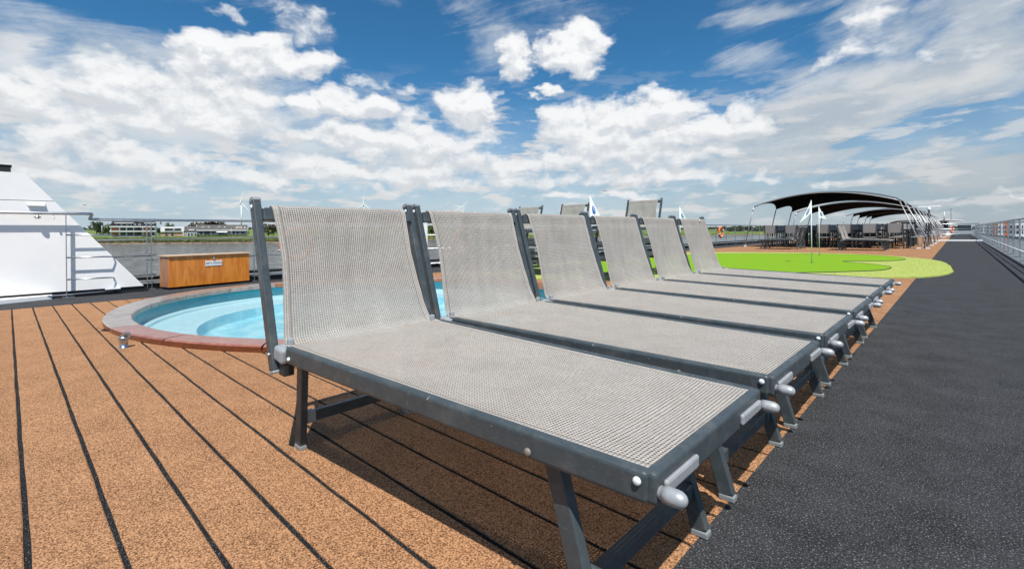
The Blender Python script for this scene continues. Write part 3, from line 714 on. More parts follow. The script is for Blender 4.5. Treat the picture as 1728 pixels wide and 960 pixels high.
mb = MB(); mb.prism([(0, p.y - .09, p.z + .01), (0, q.y, p.z + .01), (.03, q.y, p.z - .03), (.03, p.y - .07, p.z - .03)], (.012, 0, -.004)); mb.build('vent_scoop', WHITE2, wc)
p = WP(190, 489); MB().box((.03, p.y, .075), (.05, .17, .02), .006).build('vent_hood', WHITE2, wc)
MB().box((-.16, -.04, A_.z + .045), (.2, .16, .07), .008).box((-.16, -.04, A_.z + .09), (.22, .18, .014), .004).build('roof_vent', RUBBER, wc)
MB().box((.006, -.45, .565), (.008, 1.92, .88), .0, None).build('door_panel', WHITE, wc) if False else None
# locker beyond
o = MB().box((0, 0, .55), (.45, .34, 1.06), .03).box((.0, 0, 1.09), (.5, .38, .03), .01).build('white_locker', WHITE); o.location = (-8.55, 6.05, .0); tag(o, 'white upright locker by the left railing beyond the pool', 'locker')

# ------------------------------------------------------------------ towel box
bx = thing('towel_box', 'varnished orange wooden box with a sign on its front by the pool', 'box')
P0, P1 = onz(285, 489.5, .0), onz(421, 476.5, .0); dv = (P1 - P0); dv.z = 0; bl = dv.length; dv.normalize()
bx.location = P0; bx.rotation_euler = (0, 0, math.atan2(dv.y, dv.x)); BD, BH = .25, .455
for i in range(5):
    w = bl/5; MB().box((w*(i + .5), .011, .035 + BH/2), (w - .0016, .022, BH), .001).build('board', BOXW, bx)
for x in (.011, bl - .011):
    for j in range(2): MB().box((x, .0235 + BD/4 + j*BD/2 - .0, .035 + BH/2), (.021, BD/2 - .003, BH), .0015).build('end_board', ENDW if x < .1 else BOXW, bx)
MB().box((bl/2, BD + .03, .035 + BH/2), (bl, .02, BH)).build('back_panel', BOXW, bx)
MB().box((bl/2, BD/2 + .012, .06), (bl - .05, BD - .02, .02)).build('bottom_panel', BOXW, bx)
MB().box((bl/2, BD/2 + .01, .035 + BH + .0135), (bl + .035, BD + .07, .022), .006).build('lid', LIDW, bx)
for x in (.10, bl/2, bl - .10): MB().box((x, .05, .016), (.07, .06, .034)).box((x, BD - .03, .016), (.07, .06, .034)).build('foot', RUBBER, bx)
MB().box((bl*.525, -.006, .035 + BH - .045), (.022, .012, .05), .003).lathe([(.010, 0), (.010, .012), (0, .014)], (bl*.525, -.012, .035 + BH - .055), (0, -1, 0), 10).build('latch', STEEL, bx)
sg = MB().box((bl*.525, -.004, .035 + BH - .125), (.255, .006, .082), .001).build('sign', CAPW, bx)
fc = bpy.data.curves.new('lettering', 'FONT'); fc.body = 'DIRTY TOWELS'; fc.size = .036; fc.align_x = 'CENTER'; fc.align_y = 'CENTER'; fc.extrude = .0006
fo = bpy.data.objects.new('lettering', fc); C.objects.link(fo)
dg = bpy.context.evaluated_depsgraph_get(); dg.update(); tm_ = bpy.data.meshes.new_from_object(fo.evaluated_get(dg)); bpy.data.objects.remove(fo)
INK = mat('dark_ink', (.03, .035, .04), .6); tm_.materials.clear(); tm_.materials.append(INK)
to = obj('lettering', tm_, sg); to.location = (bl*.525, -.0082, .035 + BH - .125); to.rotation_euler = (PI/2, 0, 0)

# ------------------------------------------------------------------ small deck fitting
ft = thing('deck_valve', 'small stainless valve standing on the brown deck in front of the pool rim', 'deck fitting', onz(209, 587, 0))
MB().lathe([(.030, 0), (.030, .008), (.026, .010), (.026, .05), (.028, .052), (.028, .066), (0, .066)], (0, 0, .001), n=16).build('stem', STEEL, ft)
MB().lathe([(.026, .066), (.036, .068), (.036, .080), (.024, .082), (.022, .092), (0, .092)], (0, 0, 0), n=16).build('collar', STEEL, ft)
MB().box((.012, .012, .100), (.055, .018, .022), .004, Matrix.Rotation(.8, 3, 'Z')).box((.012, .012, .100), (.018, .055, .022), .004, Matrix.Rotation(.8, 3, 'Z')).build('cross_handle', STEEL, ft)

# ------------------------------------------------------------------ putting green and flags
def smooth_loop(pts, n=8):
    out = []; m_ = len(pts)
    for i in range(m_):
        p0, p1, p2, p3 = (Vector((*pts[(i + k_) % m_], 0)) for k_ in (-1, 0, 1, 2))
        for j in range(n):
            t = j/n; out.append(.5*((2*p1) + (p2 - p0)*t + (2*p0 - 5*p1 + 4*p2 - p3)*t*t + (3*p1 - p0 - 3*p2 + p3)*t**3))
    return out
OUT = [(-.09, 12.2), (-.14, 10.9), (-.40, 10.05), (-.78, 9.62), (-2.2, 8.4), (-3.5, 7.15), (-5.3, 6.05), (-6.9, 6.4), (-7.5, 8.3), (-7.45, 13), (-6.6, 16.8), (-4.8, 17.8), (-3.0, 18.0), (-1.7, 17.4), (-.85, 16.2), (-.30, 14.8)]
INN = [(-.96, 15.0), (-1.35, 14.1), (-2.0, 13.5), (-1.40, 12.8), (-1.0, 12.05), (-1.03, 11.1), (-1.5, 10.3), (-2.4, 9.3), (-3.6, 8.3), (-4.7, 7.35), (-5.9, 7.1), (-6.6, 8.4), (-6.6, 12.2), (-6.0, 15.5), (-5.2, 16.5), (-3.3, 17.15), (-2.1, 17.1), (-1.25, 16.2)]
gr = thing('putting_green', 'bright lime artificial putting green with a yellow-green fringe on the deck', 'putting green')
def slab(loop, z0, z1):
    mb = MB(); A = [mb.b.verts.new((p.x, p.y, z0)) for p in loop]; B = [mb.b.verts.new((p.x, p.y, z1)) for p in loop]; n = len(loop)
    mb.b.faces.new(B)
    for k_ in range(n): mb.b.faces.new((A[k_], A[(k_ + 1) % n], B[(k_ + 1) % n], B[k_]))
    bmesh.ops.triangulate(mb.b, faces=[f for f in mb.b.faces if len(f.verts) > 4]); return mb
rn = random.Random(3)
lo_ = smooth_loop(OUT, 14); lo_ = [p + Vector((rn.uniform(-.012, .012), rn.uniform(-.012, .012), 0)) for p in lo_]
slab(lo_, .001, .022).build('fringe', GRASS, gr)
slab(smooth_loop(INN, 10), .018, .030).build('lime_surface', LIME, gr)
li = smooth_loop(INN, 10); mb = MB(); mb.tube([p + Vector((0, 0, .0275)) for p in li + li[:1]], .009, 6, cap=False); mb.build('border_seam', RUBBER, gr)
def turf_blades():
    mb = MB(); r2 = random.Random(5); ls = lo_
    import mathutils.geometry as mg
    def inside(p, loop):
        c = False; j = len(loop) - 1
        for i in range(len(loop)):
            a, b = loop[i], loop[j]
            if (a.y > p[1]) != (b.y > p[1]) and p[0] < (b.x - a.x)*(p[1] - a.y)/(b.y - a.y) + a.x: c = not c
            j = i
        return c
    n = 0
    while n < 5200:
        p = (r2.uniform(-2.6, 0), r2.uniform(9.4, 17.5))
        if not inside(p, ls[::4]) or inside(p, li[::3]): continue
        a = r2.uniform(0, 6.28); hgt = r2.uniform(.005, .011); w = .006
        q = Vector((p[0], p[1], .020)); e = Vector((math.cos(a), math.sin(a), 0))
        mb.poly([q - e*w, q + e*w, q + Vector((r2.uniform(-.02, .02), r2.uniform(-.02, .02), hgt))]); n += 1
    o = mb.build('turf_blades', GRASS, gr); o['kind'] = 'stuff'
turf_blades()
PGR = 'white pennants on the putting green'
def flag(loc, hgt, ang_, label, droop, length=.34, drop=.36):
    t_ = thing('golf_flag', label, 'flag', loc, 0, PGR)
    MB().tube([(0, 0, .0), (0, 0, hgt)], .010, 10).lathe([(.012, 0), (.012, .012), (0, .02)], (0, 0, hgt), n=10).build('pole', CAPW, t_)
    MB().lathe([(.0, .032), (.05, .032), (.052, .028)], (0, 0, 0), n=16).build('hole_cup', RUBBER, t_)
    dx, dy = math.cos(ang_), math.sin(ang_); sd = Vector((-dy, dx, 0))
    def fp(u, v):                                             # u along the fly, v from hoist bottom to top
        top = Vector((dx*length*u, dy*length*u, -droop*u)); bot = Vector((dx*length*u, dy*length*u, -drop - (droop - drop)*u*.98 ))
        p = bot.lerp(top, v); return p + sd*(.022*math.sin(u*5)*u) + Vector((dx*.008, dy*.008, hgt - .012))
    fl = MB().grid(fp, 14, 8).build('pennant', FLAGW, t_)
    mb = MB(); cu, cv = .30, .52                               # blue round emblem with a white sweep, printed both sides
    for s in (1, -1):
        c0 = [fp(cu + .17*math.cos(2*PI*k_/20), cv + .24*math.sin(2*PI*k_/20)) + sd*(.004*s) for k_ in range(20)]
        mb.poly(c0)
    mb.build('emblem', FLAGB, fl)
    mb = MB()
    for s in (1, -1):
        arc = [(cu - .09 + .15*i_/8, cv + .13 - .20*(i_/8)**.6) for i_ in range(9)]; arc2 = [(a + .035, b + .05) for a, b in arc]
        mb.poly([fp(a, b) + sd*(.0055*s) for a, b in arc + arc2[::-1]])
    mb.build('emblem_sweep', FLAGW, fl)
flag((-2.45, 12.6, 0), 1.44, math.atan2(-RT.y, -RT.x) + .1, 'white pennant blowing left on the nearer tall pole of the lime green', .50, .27, .26)
flag((-3.03, 16.6, 0), 1.46, math.atan2(RT.y, RT.x), 'white pennant hanging to the right on the farther pole of the lime green', .36, .21, .31)
flag((-4.96, 7.40, 0), 1.46, math.atan2(RT.y, RT.x) + .2, 'white pennant with round blue emblem showing above the fourth lounger', .40, .20, .40)
flag((-5.72, 13.0, 0), 1.46, math.atan2(RT.y, RT.x) - .2, 'small white pennant showing above the fifth and sixth backrests', .40, .20, .34)

# ------------------------------------------------------------------ canopies
CG = 'dark canopies over the tables'
def canopy(y0, y1, label, rows, zc=1.85, rise=.50):
    t_ = thing('sun_canopy', label, 'canopy', (-4.2, y0, 0), 0, CG); o_ = Vector((-4.2, y0, 0))
    x0, x1 = -6.82, -1.58; ym = [y0 + (y1 - y0)*f for f in rows]
    fr = list(rows)
    def arc(u): return math.sin(PI*min(1, max(0, u)))**.85
    def mem(u, v):
        sgm = 0
        for a, b in zip(fr, fr[1:]):
            if a <= v <= b: sgm = math.sin(PI*(v - a)/(b - a))
        inset = .05*sgm
        uu = inset + (1 - 2*inset)*u
        edge = math.sin(PI*u)
        sag = .06*sgm*edge
        # front and back edge hollowed between the corners
        vv = v + (.10*math.sin(PI*u)*(1 - v)**2 - .05*math.sin(PI*u)*v**2)*(.0 if v in (0,) else 1)
        tilt = .0
        z = zc + rise*arc(uu) - sag - .05*(v) + .12*sgm*(1 - edge) + .34*math.sin(PI*v)**.8*edge*(.35 + .65*u)
        return Vector((x0 + (x1 - x0)*uu, y0 + (y1 - y0)*v, z)) - o_
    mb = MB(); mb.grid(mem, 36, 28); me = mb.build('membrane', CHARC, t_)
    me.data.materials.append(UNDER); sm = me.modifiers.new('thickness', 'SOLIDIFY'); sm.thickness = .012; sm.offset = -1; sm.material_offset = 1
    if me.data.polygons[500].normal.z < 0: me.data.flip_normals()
    for v in (fr[0], fr[-1]):
        mb = MB(); mb.tube([mem(i/24, v) + Vector((0, 0, -.03)) for i in range(25)], .018, 8); mb.build('arch', POLE, t_)
    for y in ym:
        yy = y - y0
        a = Vector((x0, y, zc - .05*(yy/(y1 - y0)))) - o_; b = Vector((-7.2, y, .08)) - o_
        pl = MB().tube([a, b], .022, 8).build('pole', POLE, t_); MB().box((b.x, b.y, .045), (.09, .09, .09), .01).build('pole_foot', WHITE2, pl)
        MB().box(a.lerp(b, .1), (.05, .05, .09), .01).build('clamp', POLE, pl)
        for dx in (0, .26):
            a = Vector((x1 + dx*.5 - .05, y, zc - .02 - dx*.1)) - o_; b = Vector((-1.12 + dx, y + dx*.2, .42)) - o_
            pl = MB().tube([a, b, Vector((b.x + .02, b.y, .02))], .024 if dx else .020, 8).build('pole', POLE, t_)
            MB().box((b.x + .02, b.y, .03), (.13, .11, .06), .01).build('pole_foot', WHITE2, pl)
        mb = MB()
        for f in (.35, .55, .75, .95):
            p_ = (Vector((x1 - .05, y, zc - .02)) - o_).lerp(Vector((-1.12, y, .42)) - o_, f); mb.tube([p_, p_ + Vector((.1 + .16*f, .05*f, -.02))], .010, 6)
        mb.build('rung', POLE, t_)
canopy(23.4, 30.2, 'charcoal shade canopy on steel poles nearest behind the putting green', (0, .54, 1))
canopy(31.3, 38.6, 'second charcoal canopy directly behind the nearest one', (0, .5, 1), 1.78, .48)
canopy(47.6, 54.8, 'third dark canopy, first of the far group', (0, .5, 1), 1.84, .48)
canopy(56.0, 63.2, 'farthest dark canopy beside the wheelhouse', (0, .5, 1), 1.84, .48)

# ------------------------------------------------------------------ tables and chairs
def make_table():
    t_ = thing('deck_table', '', 'table')
    MB().box((0, 0, .735), (1.5, .85, .03), .006).build('tabletop', BLADE, t_)
    MB().box((0, 0, .70), (1.36, .70, .035)).build('apron', BLADE, t_)
    lm = MB().box((0, 0, .35), (.05, .05, .70), .004).mesh('leg', BLADE)
    for sx_ in (-1, 1):
        for sy in (-1, 1): o = obj('leg', lm, t_); o.location = (.68*sx_, .36*sy, 0)
    return t_
def make_chair():
    t_ = thing('deck_chair', '', 'chair')
    MB().box((0, 0, .44), (.46, .44, .025), .008).build('seat', CHAIRB, t_)
    MB().grid(lambda u, v: (-.22 - .05*u, -.22 + .44*v, .62 + .36*u), 4, 4).build('backrest', CHAIRB, t_)
    for sx_, sy in ((-1, -1), (-1, 1), (1, -1), (1, 1)):
        y = .235*sy
        if sx_ < 0: MB().bar((-.20, y, .0), (-.275, y, .99), .028, .035, .003, side=(0, 1, 0)).build('leg', BLADE, t_)
        else: MB().bar((.22, y, 0), (.21, y, .65), .028, .035, .003, side=(0, 1, 0)).build('leg', BLADE, t_)
    for sy in (-1, 1): MB().box((-.02, .235*sy, .655), (.48, .04, .022), .005).build('armrest', BLADE, t_)
    return t_
T0, H0 = make_table(), make_chair(); usedT = usedH = False
TN = {}
for ri, y in enumerate((24.3, 26.9, 29.4, 32.2, 35.0)):
    for ci, x in enumerate((-5.7, -3.75, -2.15) if ri < 3 else (-5.3, -2.9)):
        where = ('left', 'middle', 'right')[ci] if ri < 3 else ('left', 'right')[ci]
        rown = ('first', 'second', 'third', 'fourth', 'fifth')[ri]
        lb = f'dark slatted table, {where} one in the {rown} row under the canopies'
        if not usedT: T0.location = (x, y, 0); T0['label'] = lb; T0['group'] = 'dark tables under the canopies'; usedT = True
        else: dup(T0, (x, y, 0), 0, lb, 'dark tables under the canopies')
        for j, (dx, dy, rz) in enumerate(((-.38, -.62, PI/2), (.38, -.62, PI/2), (-.38, .62, -PI/2), (.38, .62, -PI/2), (.98, 0, PI))):
            if j == 4 and ci != 2: continue
            cl = f'grey backed chair, {("near side left place", "near side right place", "far side left place", "far side right place", "right end place")[j]}, at the {where} table of the {rown} row'
            pos = (x + dx + random.uniform(-.04, .04), y + dy + random.uniform(-.06, .06), 0); rr = rz + random.uniform(-.12, .12)
            gname = f'chairs at the {where} table of row {ri + 1}'
            if not usedH: H0.location = pos; H0.rotation_euler = (0, 0, rr); H0['label'] = cl; H0['group'] = gname; usedH = True
            else: dup(H0, pos, rr, cl, gname)

# ------------------------------------------------------------------ lifebuoys, wheelhouse, mast
def ring_mesh():
    mb = MB(); n, m_ = 28, 8; R1, r1 = .26, .055; V = []
    for i in range(n):
        t = 2*PI*i/n; V.append([mb.b.verts.new(((R1 + r1*math.cos(2*PI*j/m_))*math.cos(t), r1*math.sin(2*PI*j/m_)*.9, (R1 + r1*math.cos(2*PI*j/m_))*math.sin(t))) for j in range(m_)])
    for i in range(n):
        for j in range(m_): f = mb.b.faces.new((V[i][j], V[(i + 1) % n][j], V[(i + 1) % n][(j + 1) % m_], V[i][(j + 1) % m_])); f.smooth = True
    return mb.mesh('ring', ORANGE)
RM = ring_mesh()
bm_ = MB()
for a in (.4, 2.0, 3.5, 5.1): bm_.box((.26*math.cos(a), 0, .26*math.sin(a)), (.125, .112, .05), .01, Matrix.Rotation(-a, 3, 'Y'))
BANDM = bm_.mesh('band', CAPW)
for (x, y, z, rz, lb) in ((XO + .12, 3.62, .63, PI/2, 'orange lifebuoy on the left railing, half hidden by the nearest lounger'), (XO + .12, 7.55, .58, PI/2, 'orange lifebuoy on the left railing seen between the first two loungers'),
                          (XO + .12, 24.9, .70, PI/2, 'orange lifebuoy on the far left railing just past the last lounger'), (-.42, 57, .62, 1.2, 'orange lifebuoy beside the white wheelhouse far ahead')):
    t_ = thing('lifebuoy', lb, 'lifebuoy', (x, y, z), rz, 'orange lifebuoys'); obj('ring', RM, t_); obj('band', BANDM, t_)
wh = thing('wheelhouse', 'low white wheelhouse with dark windows at the far end of the ship', 'wheelhouse', (-2.5, 60, 0))
MB().prism([(-2.0, 0, 0), (1.95, 0, 0), (1.95, 0, .75), (-2.0, 0, .75)], (0, 5, 0), .03).build('cabin_wall', WHITE, wh)
MB().prism([(-1.9, .03, .752), (1.85, .03, .752), (1.75, .03, 1.38), (-1.6, .03, 1.38)], (0, 4.9, 0)).build('window_band', GLASS, wh)
for x in (-1.7, -.9, -.1, .7, 1.45, 1.83): MB().box((x, .0, 1.07), (.07, .05, .66)).build('mullion', WHITE, wh)
mb = MB(); mb.grid(lambda u, v: (-2.5 + 5.3*u, -.35 + 5.6*v, 1.40 + .14*math.sin(PI*min(1, .12 + u*.9))**.5 - .25*max(0, .14 - u)*5*max(0, .14 - u)*8), 24, 2); ro = mb.build('roof', WHITE, wh)
sm = ro.modifiers.new('thickness', 'SOLIDIFY'); sm.thickness = .06
MB().tube([(-2.62, -.3, .3), (-2.55, -.3, .9), (-2.3, -.3, 1.3), (-1.8, -.3, 1.46)], .07, 8).build('roof_bow', WHITE, wh)
MB().box((2.9, .6, .75), (.9, .04, .52)).build('side_screen', GLASS, wh)
rm_ = thing('radar_mast', 'white radar mast with a turning bar antenna above the wheelhouse', 'mast', (-2.0, 59.3, 0))
MB().tube([(0, 0, 1.4), (0, 0, 2.45)], .07, 8).build('mast_pole', RUBBER, rm_); MB().lathe([(.09, 0), (.14, .05), (.14, .22), (.05, .28), (0, .28)], (0, 0, 2.42), n=12).build('gearbox', WHITE, rm_)
MB().box((0, 0, 2.76), (1.7, .12, .10), .03, Matrix.Rotation(.25, 3, 'Z')).build('antenna', WHITE, rm_)
MB().tube([(.35, .3, 2.15), (1.75, .3, 2.2)], .02, 6).tube([(1.05, .3, 1.45), (1.05, .3, 2.25)], .05, 6).build('yard', WHITE2, rm_)
MB().tube([(-1.3, .3, 1.4), (-1.3, .3, 2.7)], .015, 6).tube([(1.5, 1.3, 1.4), (1.5, 1.3, 2.6)], .02, 6).build('whip_antenna', RUBBER, rm_)

# ------------------------------------------------------------------ river, banks and land
WZ = -7.4
mb = MB(); mb.poly([EYEP + RE*x + FE*y + NE*WZ for x, y in ((-9000, -3000), (9000, -3000), (9000, 16000), (-9000, 16000))]); struct('river', mb, RIVER)
EDGE = [(-900, 190), (-420, 205), (-120, 216), (60, 224), (160, 230), (300, 238), (460, 250), (640, 285), (820, 335), (1000, 400), (1160, 480), (1300, 600), (1420, 800), (1500, 1100), (1560, 1700), (1610, 3600)]
def bank_pts(off, z, wob=0.0, seed=1):
    rd = random.Random(seed); out = []
    for (a, b) in zip(EDGE, EDGE[1:]):
        for i in range(12):
            t = i/12; px, D = a[0] + (b[0] - a[0])*t, a[1] + (b[1] - a[1])*t
            out.append(env(px, (D + off + rd.uniform(-wob, wob))*1.0, z + rd.uniform(-wob, wob)*.12))
    return out
prof_b = [(0, WZ - .3, .6), (2.2, WZ + .55, .5), (4.5, WZ + .95, .5), (10, WZ + 1.7, .6), (17, WZ + 2.9, .4), (21, -3.98, .2)]
rings = [bank_pts(o_, z, w, i) for i, (o_, z, w) in enumerate(prof_b)]
mb = MB(); V = [[mb.b.verts.new(p) for p in r] for r in rings]
for i, (A, B) in enumerate(zip(V, V[1:])):
    for k_ in range(len(A) - 1): f = mb.b.faces.new((A[k_], A[k_ + 1], B[k_ + 1], B[k_])); f.material_index = 0 if i > 1 else 1
me = mb.mesh('river_bank', BANKG); me.materials.append(BANKR); o = obj('river_bank', me); o['kind'] = 'structure'
mb = MB(); top = [mb.b.verts.new(p) for p in bank_pts(21, -3.98)]; far = [mb.b.verts.new(env(px, 9000, -4.2)) for px in [EDGE[0][0] + (1900 - EDGE[0][0])*i/(len(top) - 1) for i in range(len(top))]]
for k_ in range(len(top) - 1): mb.b.faces.new((top[k_], top[k_ + 1], far[k_ + 1], far[k_]))
struct('meadow', mb, LANDM)
mb = MB(); a, b = bank_pts(22.5, -3.93), bank_pts(25.5, -3.92); A = [mb.b.verts.new(p) for p in a]; B = [mb.b.verts.new(p) for p in b]
for k_ in range(len(A) - 1): mb.b.faces.new((A[k_], A[k_ + 1], B[k_ + 1], B[k_]))
struct('dyke_road', mb, ROADM)
def tufts():                                              # reeds and rough grass on the bank
    mb = MB(); rd = random.Random(11)
    for i in range(9000):
        e = rd.random(); px = -150 + 1650*e if rd.random() < .4 else rd.uniform(150, 480)
        for (a, b) in zip(EDGE, EDGE[1:]):
            if a[0] <= px <= b[0]: D = a[1] + (b[1] - a[1])*(px - a[0])/(b[0] - a[0]); break
        s = rd.uniform(2, 16); z = WZ + .5 + .14*s + rd.uniform(-.1, .1); p = env(px, D + s, z); w, h_ = rd.uniform(.25, .8), rd.uniform(.25, .75)
        mb.poly([p - RE*w, p + RE*w, p + RE*rd.uniform(-.4, .4) + NE*h_ + FE*rd.uniform(-.3, .3)])
        mb.b.faces.ensure_lookup_table(); mb.b.faces[-1].material_index = 0 if s > 6 or rd.random() < .3 else 1
    me = mb.mesh('bank_reeds', BANKG); me.materials.append(LEAF[2]); o = obj('bank_reeds', me); o['kind'] = 'stuff'
tufts()

# ------------------------------------------------------------------ trees on the far bank
def crown_mesh(seed, m, n=420):
    rd = random.Random(seed); mb = MB()
    lumps = [(Vector((rd.uniform(-.5, .5), rd.uniform(-.5, .5), rd.uniform(.42, .9))), rd.uniform(.22, .40)) for _ in range(9)]
    for i in range(n):
        c, r = rd.choice(lumps); dv_ = Vector((rd.gauss(0, 1), rd.gauss(0, 1), rd.gauss(0, .8))); dv_.normalize(); p = c + dv_*(r*rd.uniform(.55, 1.08)); p.z = max(p.z, .16)
        a = Vector((rd.gauss(0, 1), rd.gauss(0, 1), rd.gauss(0, 1))).normalized(); b = a.orthogonal().normalized(); s = rd.uniform(.05, .11)
        mb.poly([p + a*s, p + b*s*.8, p - a*s*.9, p - b*s])
    return mb.mesh('crown', m)
CROWN = [crown_mesh(20 + i, LEAF[i % 3]) for i in range(6)]
TRUNK = MB().tube([(0, 0, 0), (.02, 0, .3), (0, .02, .62)], .05, 7, r1=.02).tube([(.01, 0, .28), (.22, .08, .6)], .025, 5, r1=.01).tube([(.01, 0, .33), (-.2, -.05, .66)], .022, 5, r1=.01).mesh('trunk', BARK)
rd = random.Random(9)
def tree(px, D, ybase, ytop, wpx, ci, label, group):
    z = -(ybase - 386.2)/F_PX*D; h_ = (ybase - ytop)/F_PX*D; w = wpx/F_PX*D
    p = env(px, D, z); t_ = thing('tree', label, 'tree', group=group)
    t_.matrix_world = env_matrix(p, rd.uniform(0, 6.28)) @ Matrix.Diagonal((w/1.15, w/1.15, h_/1.12, 1))
    obj('trunk', TRUNK, t_); obj('crown', CROWN[ci], t_)
TL = [(163, 300, 374, 16, 0, 'dark tree beside the edge of the white casing'), (174, 330, 381, 14, 3, 'low dark tree in the left tree belt'), (184, 320, 379, 14, 1, 'green tree in the left tree belt'), (192, 290, 377, 14, 0, 'dark tree touching the left wall of the apartment block'),
      (262, 320, 385, 12, 0, 'bush between apartment block and white cube house'), (269, 310, 383, 13, 3, 'dark tree left of the white cube house'), (289, 330, 377, 11, 1, 'light green tree showing over the white cube house'),
      (330, 330, 376, 22, 2, 'brownish tree behind the grey gabled house'), (348, 340, 373, 30, 5, 'broad brown tree behind the terrace roof'), (366, 340, 374, 28, 2, 'second broad tree behind the terrace roof'), (414, 290, 386, 10, 4, 'green bush at the right end of the terrace'),
      (453, 280, 378, 20, 2, 'tree left of the first backrest'), (462, 275, 384, 12, 1, 'light green tree behind the first backrest'), (733, 330, 380, 30, 4, 'leafy tree seen between the first two loungers'), (1000, 420, 382, 22, 2, 'brownish tree seen past the third lounger')]
for (px, D, yt, w, ci, lb) in TL: tree(px, D, 397.5, yt, w, ci, lb, 'single trees on the left bank')
ORD = ('first second third fourth fifth sixth seventh eighth ninth tenth eleventh twelfth thirteenth fourteenth fifteenth sixteenth seventeenth eighteenth nineteenth twentieth twenty-first twenty-second twenty-third twenty-fourth twenty-fifth twenty-sixth').split()
for i in range(26):
    px = 1222 + i*11 + rd.uniform(-4, 4); D = 640 + i*16
    tree(px, D, 393, rd.uniform(380.5, 387), rd.uniform(10, 22), rd.choice((0, 2, 3, 5)), f'dark distant tree, {ORD[i]} from the left in the belt behind the far green bank', 'distant trees behind the far bank')
mb = MB()
for i in range(2600):                                     # far-off woodland that closes the horizon
    px = rd.uniform(-300, 1700); D = 2600 + rd.uniform(-200, 200); p = env(px, D, rd.uniform(-4, 7) + 5*math.sin(px*.021)); s = rd.uniform(5, 11)
    mb.poly([p - RE*s, p + NE*s*.7, p + RE*s, p - NE*s*.7])
o = mb.build('far_woodland', LEAF[0]); o['kind'] = 'stuff'

# ------------------------------------------------------------------ houses
def house_root(name, label, cat, px, D, ybase, group=None, yaw=0.0):
    z = -(ybase - 386.2)/F_PX*D; t_ = thing(name, label, cat, group=group); t_.matrix_world = env_matrix(env(px, D, z), yaw - .85*math.atan((px - 864)/F_PX) if px < 864 else yaw - math.atan((px - 864)/F_PX)); return t_, D/F_PX
def window(par, x, z, w, h_, y=0.0, fm=RENDER, gm=GLASS):
    f = MB().box((x, y - .10, z), (w + .3, .16, h_ + .3)).build('window', fm, par); MB().box((x, y - .20, z), (w, .08, h_)).build('pane', gm, f)
ap, u1 = house_root('apartment_block', 'three storey apartment block with white balconies, brick bays and black roof', 'building', 225, 270, 397.8)
w_ = 60*u1; H1, H2, H3 = 4.7*u1*1.6, 8.7*u1*1.75, 30*u1
hw = w_/2
MB().box((0, 5, 2.6), (w_, 10, 5.2)).build('wall', RENDER, ap)
MB().box((0, 5.4, 6.4), (w_ - .6, 9.2, 2.4)).build('attic', BLKROOF, ap)
MB().box((0, 5.4, 7.9), (w_ - 1.4, 8.4, .7)).build('roof', BLKROOF, ap)
for z, mm in ((5.35, .55), (2.75, .5)): MB().box((0, -.7, z), (w_ + .4, 1.6, mm)).build('balcony', RENDER, ap)
for x in (-hw + 2.1, hw - 4.0):
    for z in (1.2, 3.95): MB().box((x, -.18, z), (3.0, .30, 1.9)).build('brick_bay', BRICK, ap)
for x, w in ((-hw + 5.6, 2.4), (-hw + 8.7, 2.7), (-hw + 11.8, 2.6), (hw - 7.0, 1.6), (hw - 1.4, 1.8)):
    for z in (1.3, 3.95): window(ap, x, z, w, 1.75)
for x, w in ((-hw + 3.6, 2.0), (-hw + 6.1, 2.0), (-hw + 8.4, 1.4), (hw - 3.6, 1.7), (hw - 1.6, 1.3)): window(ap, x, 6.35, w, 1.3, .75)
MB().box((-hw + 6, .4, 7.45), (w_*.42, 1.2, .35)).build('dormer_roof', RENDER, ap); MB().box((hw - 2.7, .4, 7.45), (w_*.25, 1.2, .35)).build('dormer_roof', RENDER, ap)
for x in (-1.6, .6): window(ap, x + 2.2, 6.6, .6, .6, .75)
for x, mm in ((-hw + .6, GREYW), (.9, BLKROOF), (hw - .5, GREYW)): MB().box((x, 4, 9.0), (1.0, 1.2, 2.0)).build('chimney', mm, ap)
cu, u2 = house_root('cube_house', 'flat roofed house with white upper storey over pale brick', 'building', 291.5, 268, 397.8)
w_ = 33*u2; MB().box((0, 4, 1.2), (w_*.93, 8, 2.4)).build('brick_base', PALEBR, cu); MB().box((0, 3.8, 3.85), (w_, 9, 2.9)).build('upper_storey', RENDER, cu)
window(cu, .2, 3.75, w_*.68, 1.25, -.7, RENDER, GLASS); MB().box((.6, -.92, 3.75), (.9, .1, 1.2)).build('mullion', GREYW, cu)
for x in (-2.9, -.2): window(cu, x, 1.1, .9, 1.3, .0, GREYW)
gb, u3 = house_root('gabled_house', 'grey gabled house with two white garage doors', 'house', 327, 272, 397.8)
w_ = 27*u3; hw = w_/2
MB().box((0, 4, 1.45), (w_, 8, 2.9)).build('wall', GREYW, gb)
MB().prism([(-hw - .2, -.4, 2.9), (-hw - .2, 8.4, 2.9), (-hw - .2, 4, 5.6)], (w_ + .2, 0, 0)).build('roof', SLATE, gb)
MB().prism([(-hw - .6, -.3, 0), (-hw - .6, 8.3, 0), (-hw - .6, 8.3, 2.9), (-hw - .6, 4, 5.4), (-hw - .6, -.3, 2.9)], (.35, 0, 0)).build('gable_wall', RENDER, gb)
for x, w in ((-2.4, .9), (-.9, .9), (.7, .8)): window(gb, x, .95, w, 1.5)
for x in (2.4, 3.9): MB().box((x, -.1, 1.15), (1.15, .2, 2.2)).build('garage_door', RENDER, gb)
for x in (-1.2, 2.6): MB().box((x, .55, 3.55), (2.6, .5, .62)).build('dormer', RENDER, gb)
MB().box((1.2, 4, 5.8), (.6, .7, 1.1)).build('chimney', RENDER, gb)
tr2, u4 = house_root('terrace_house', 'long low terrace with slate roof, skylights and white awning', 'house', 375, 268, 397.8)
w_ = 71*u4; hw = w_/2
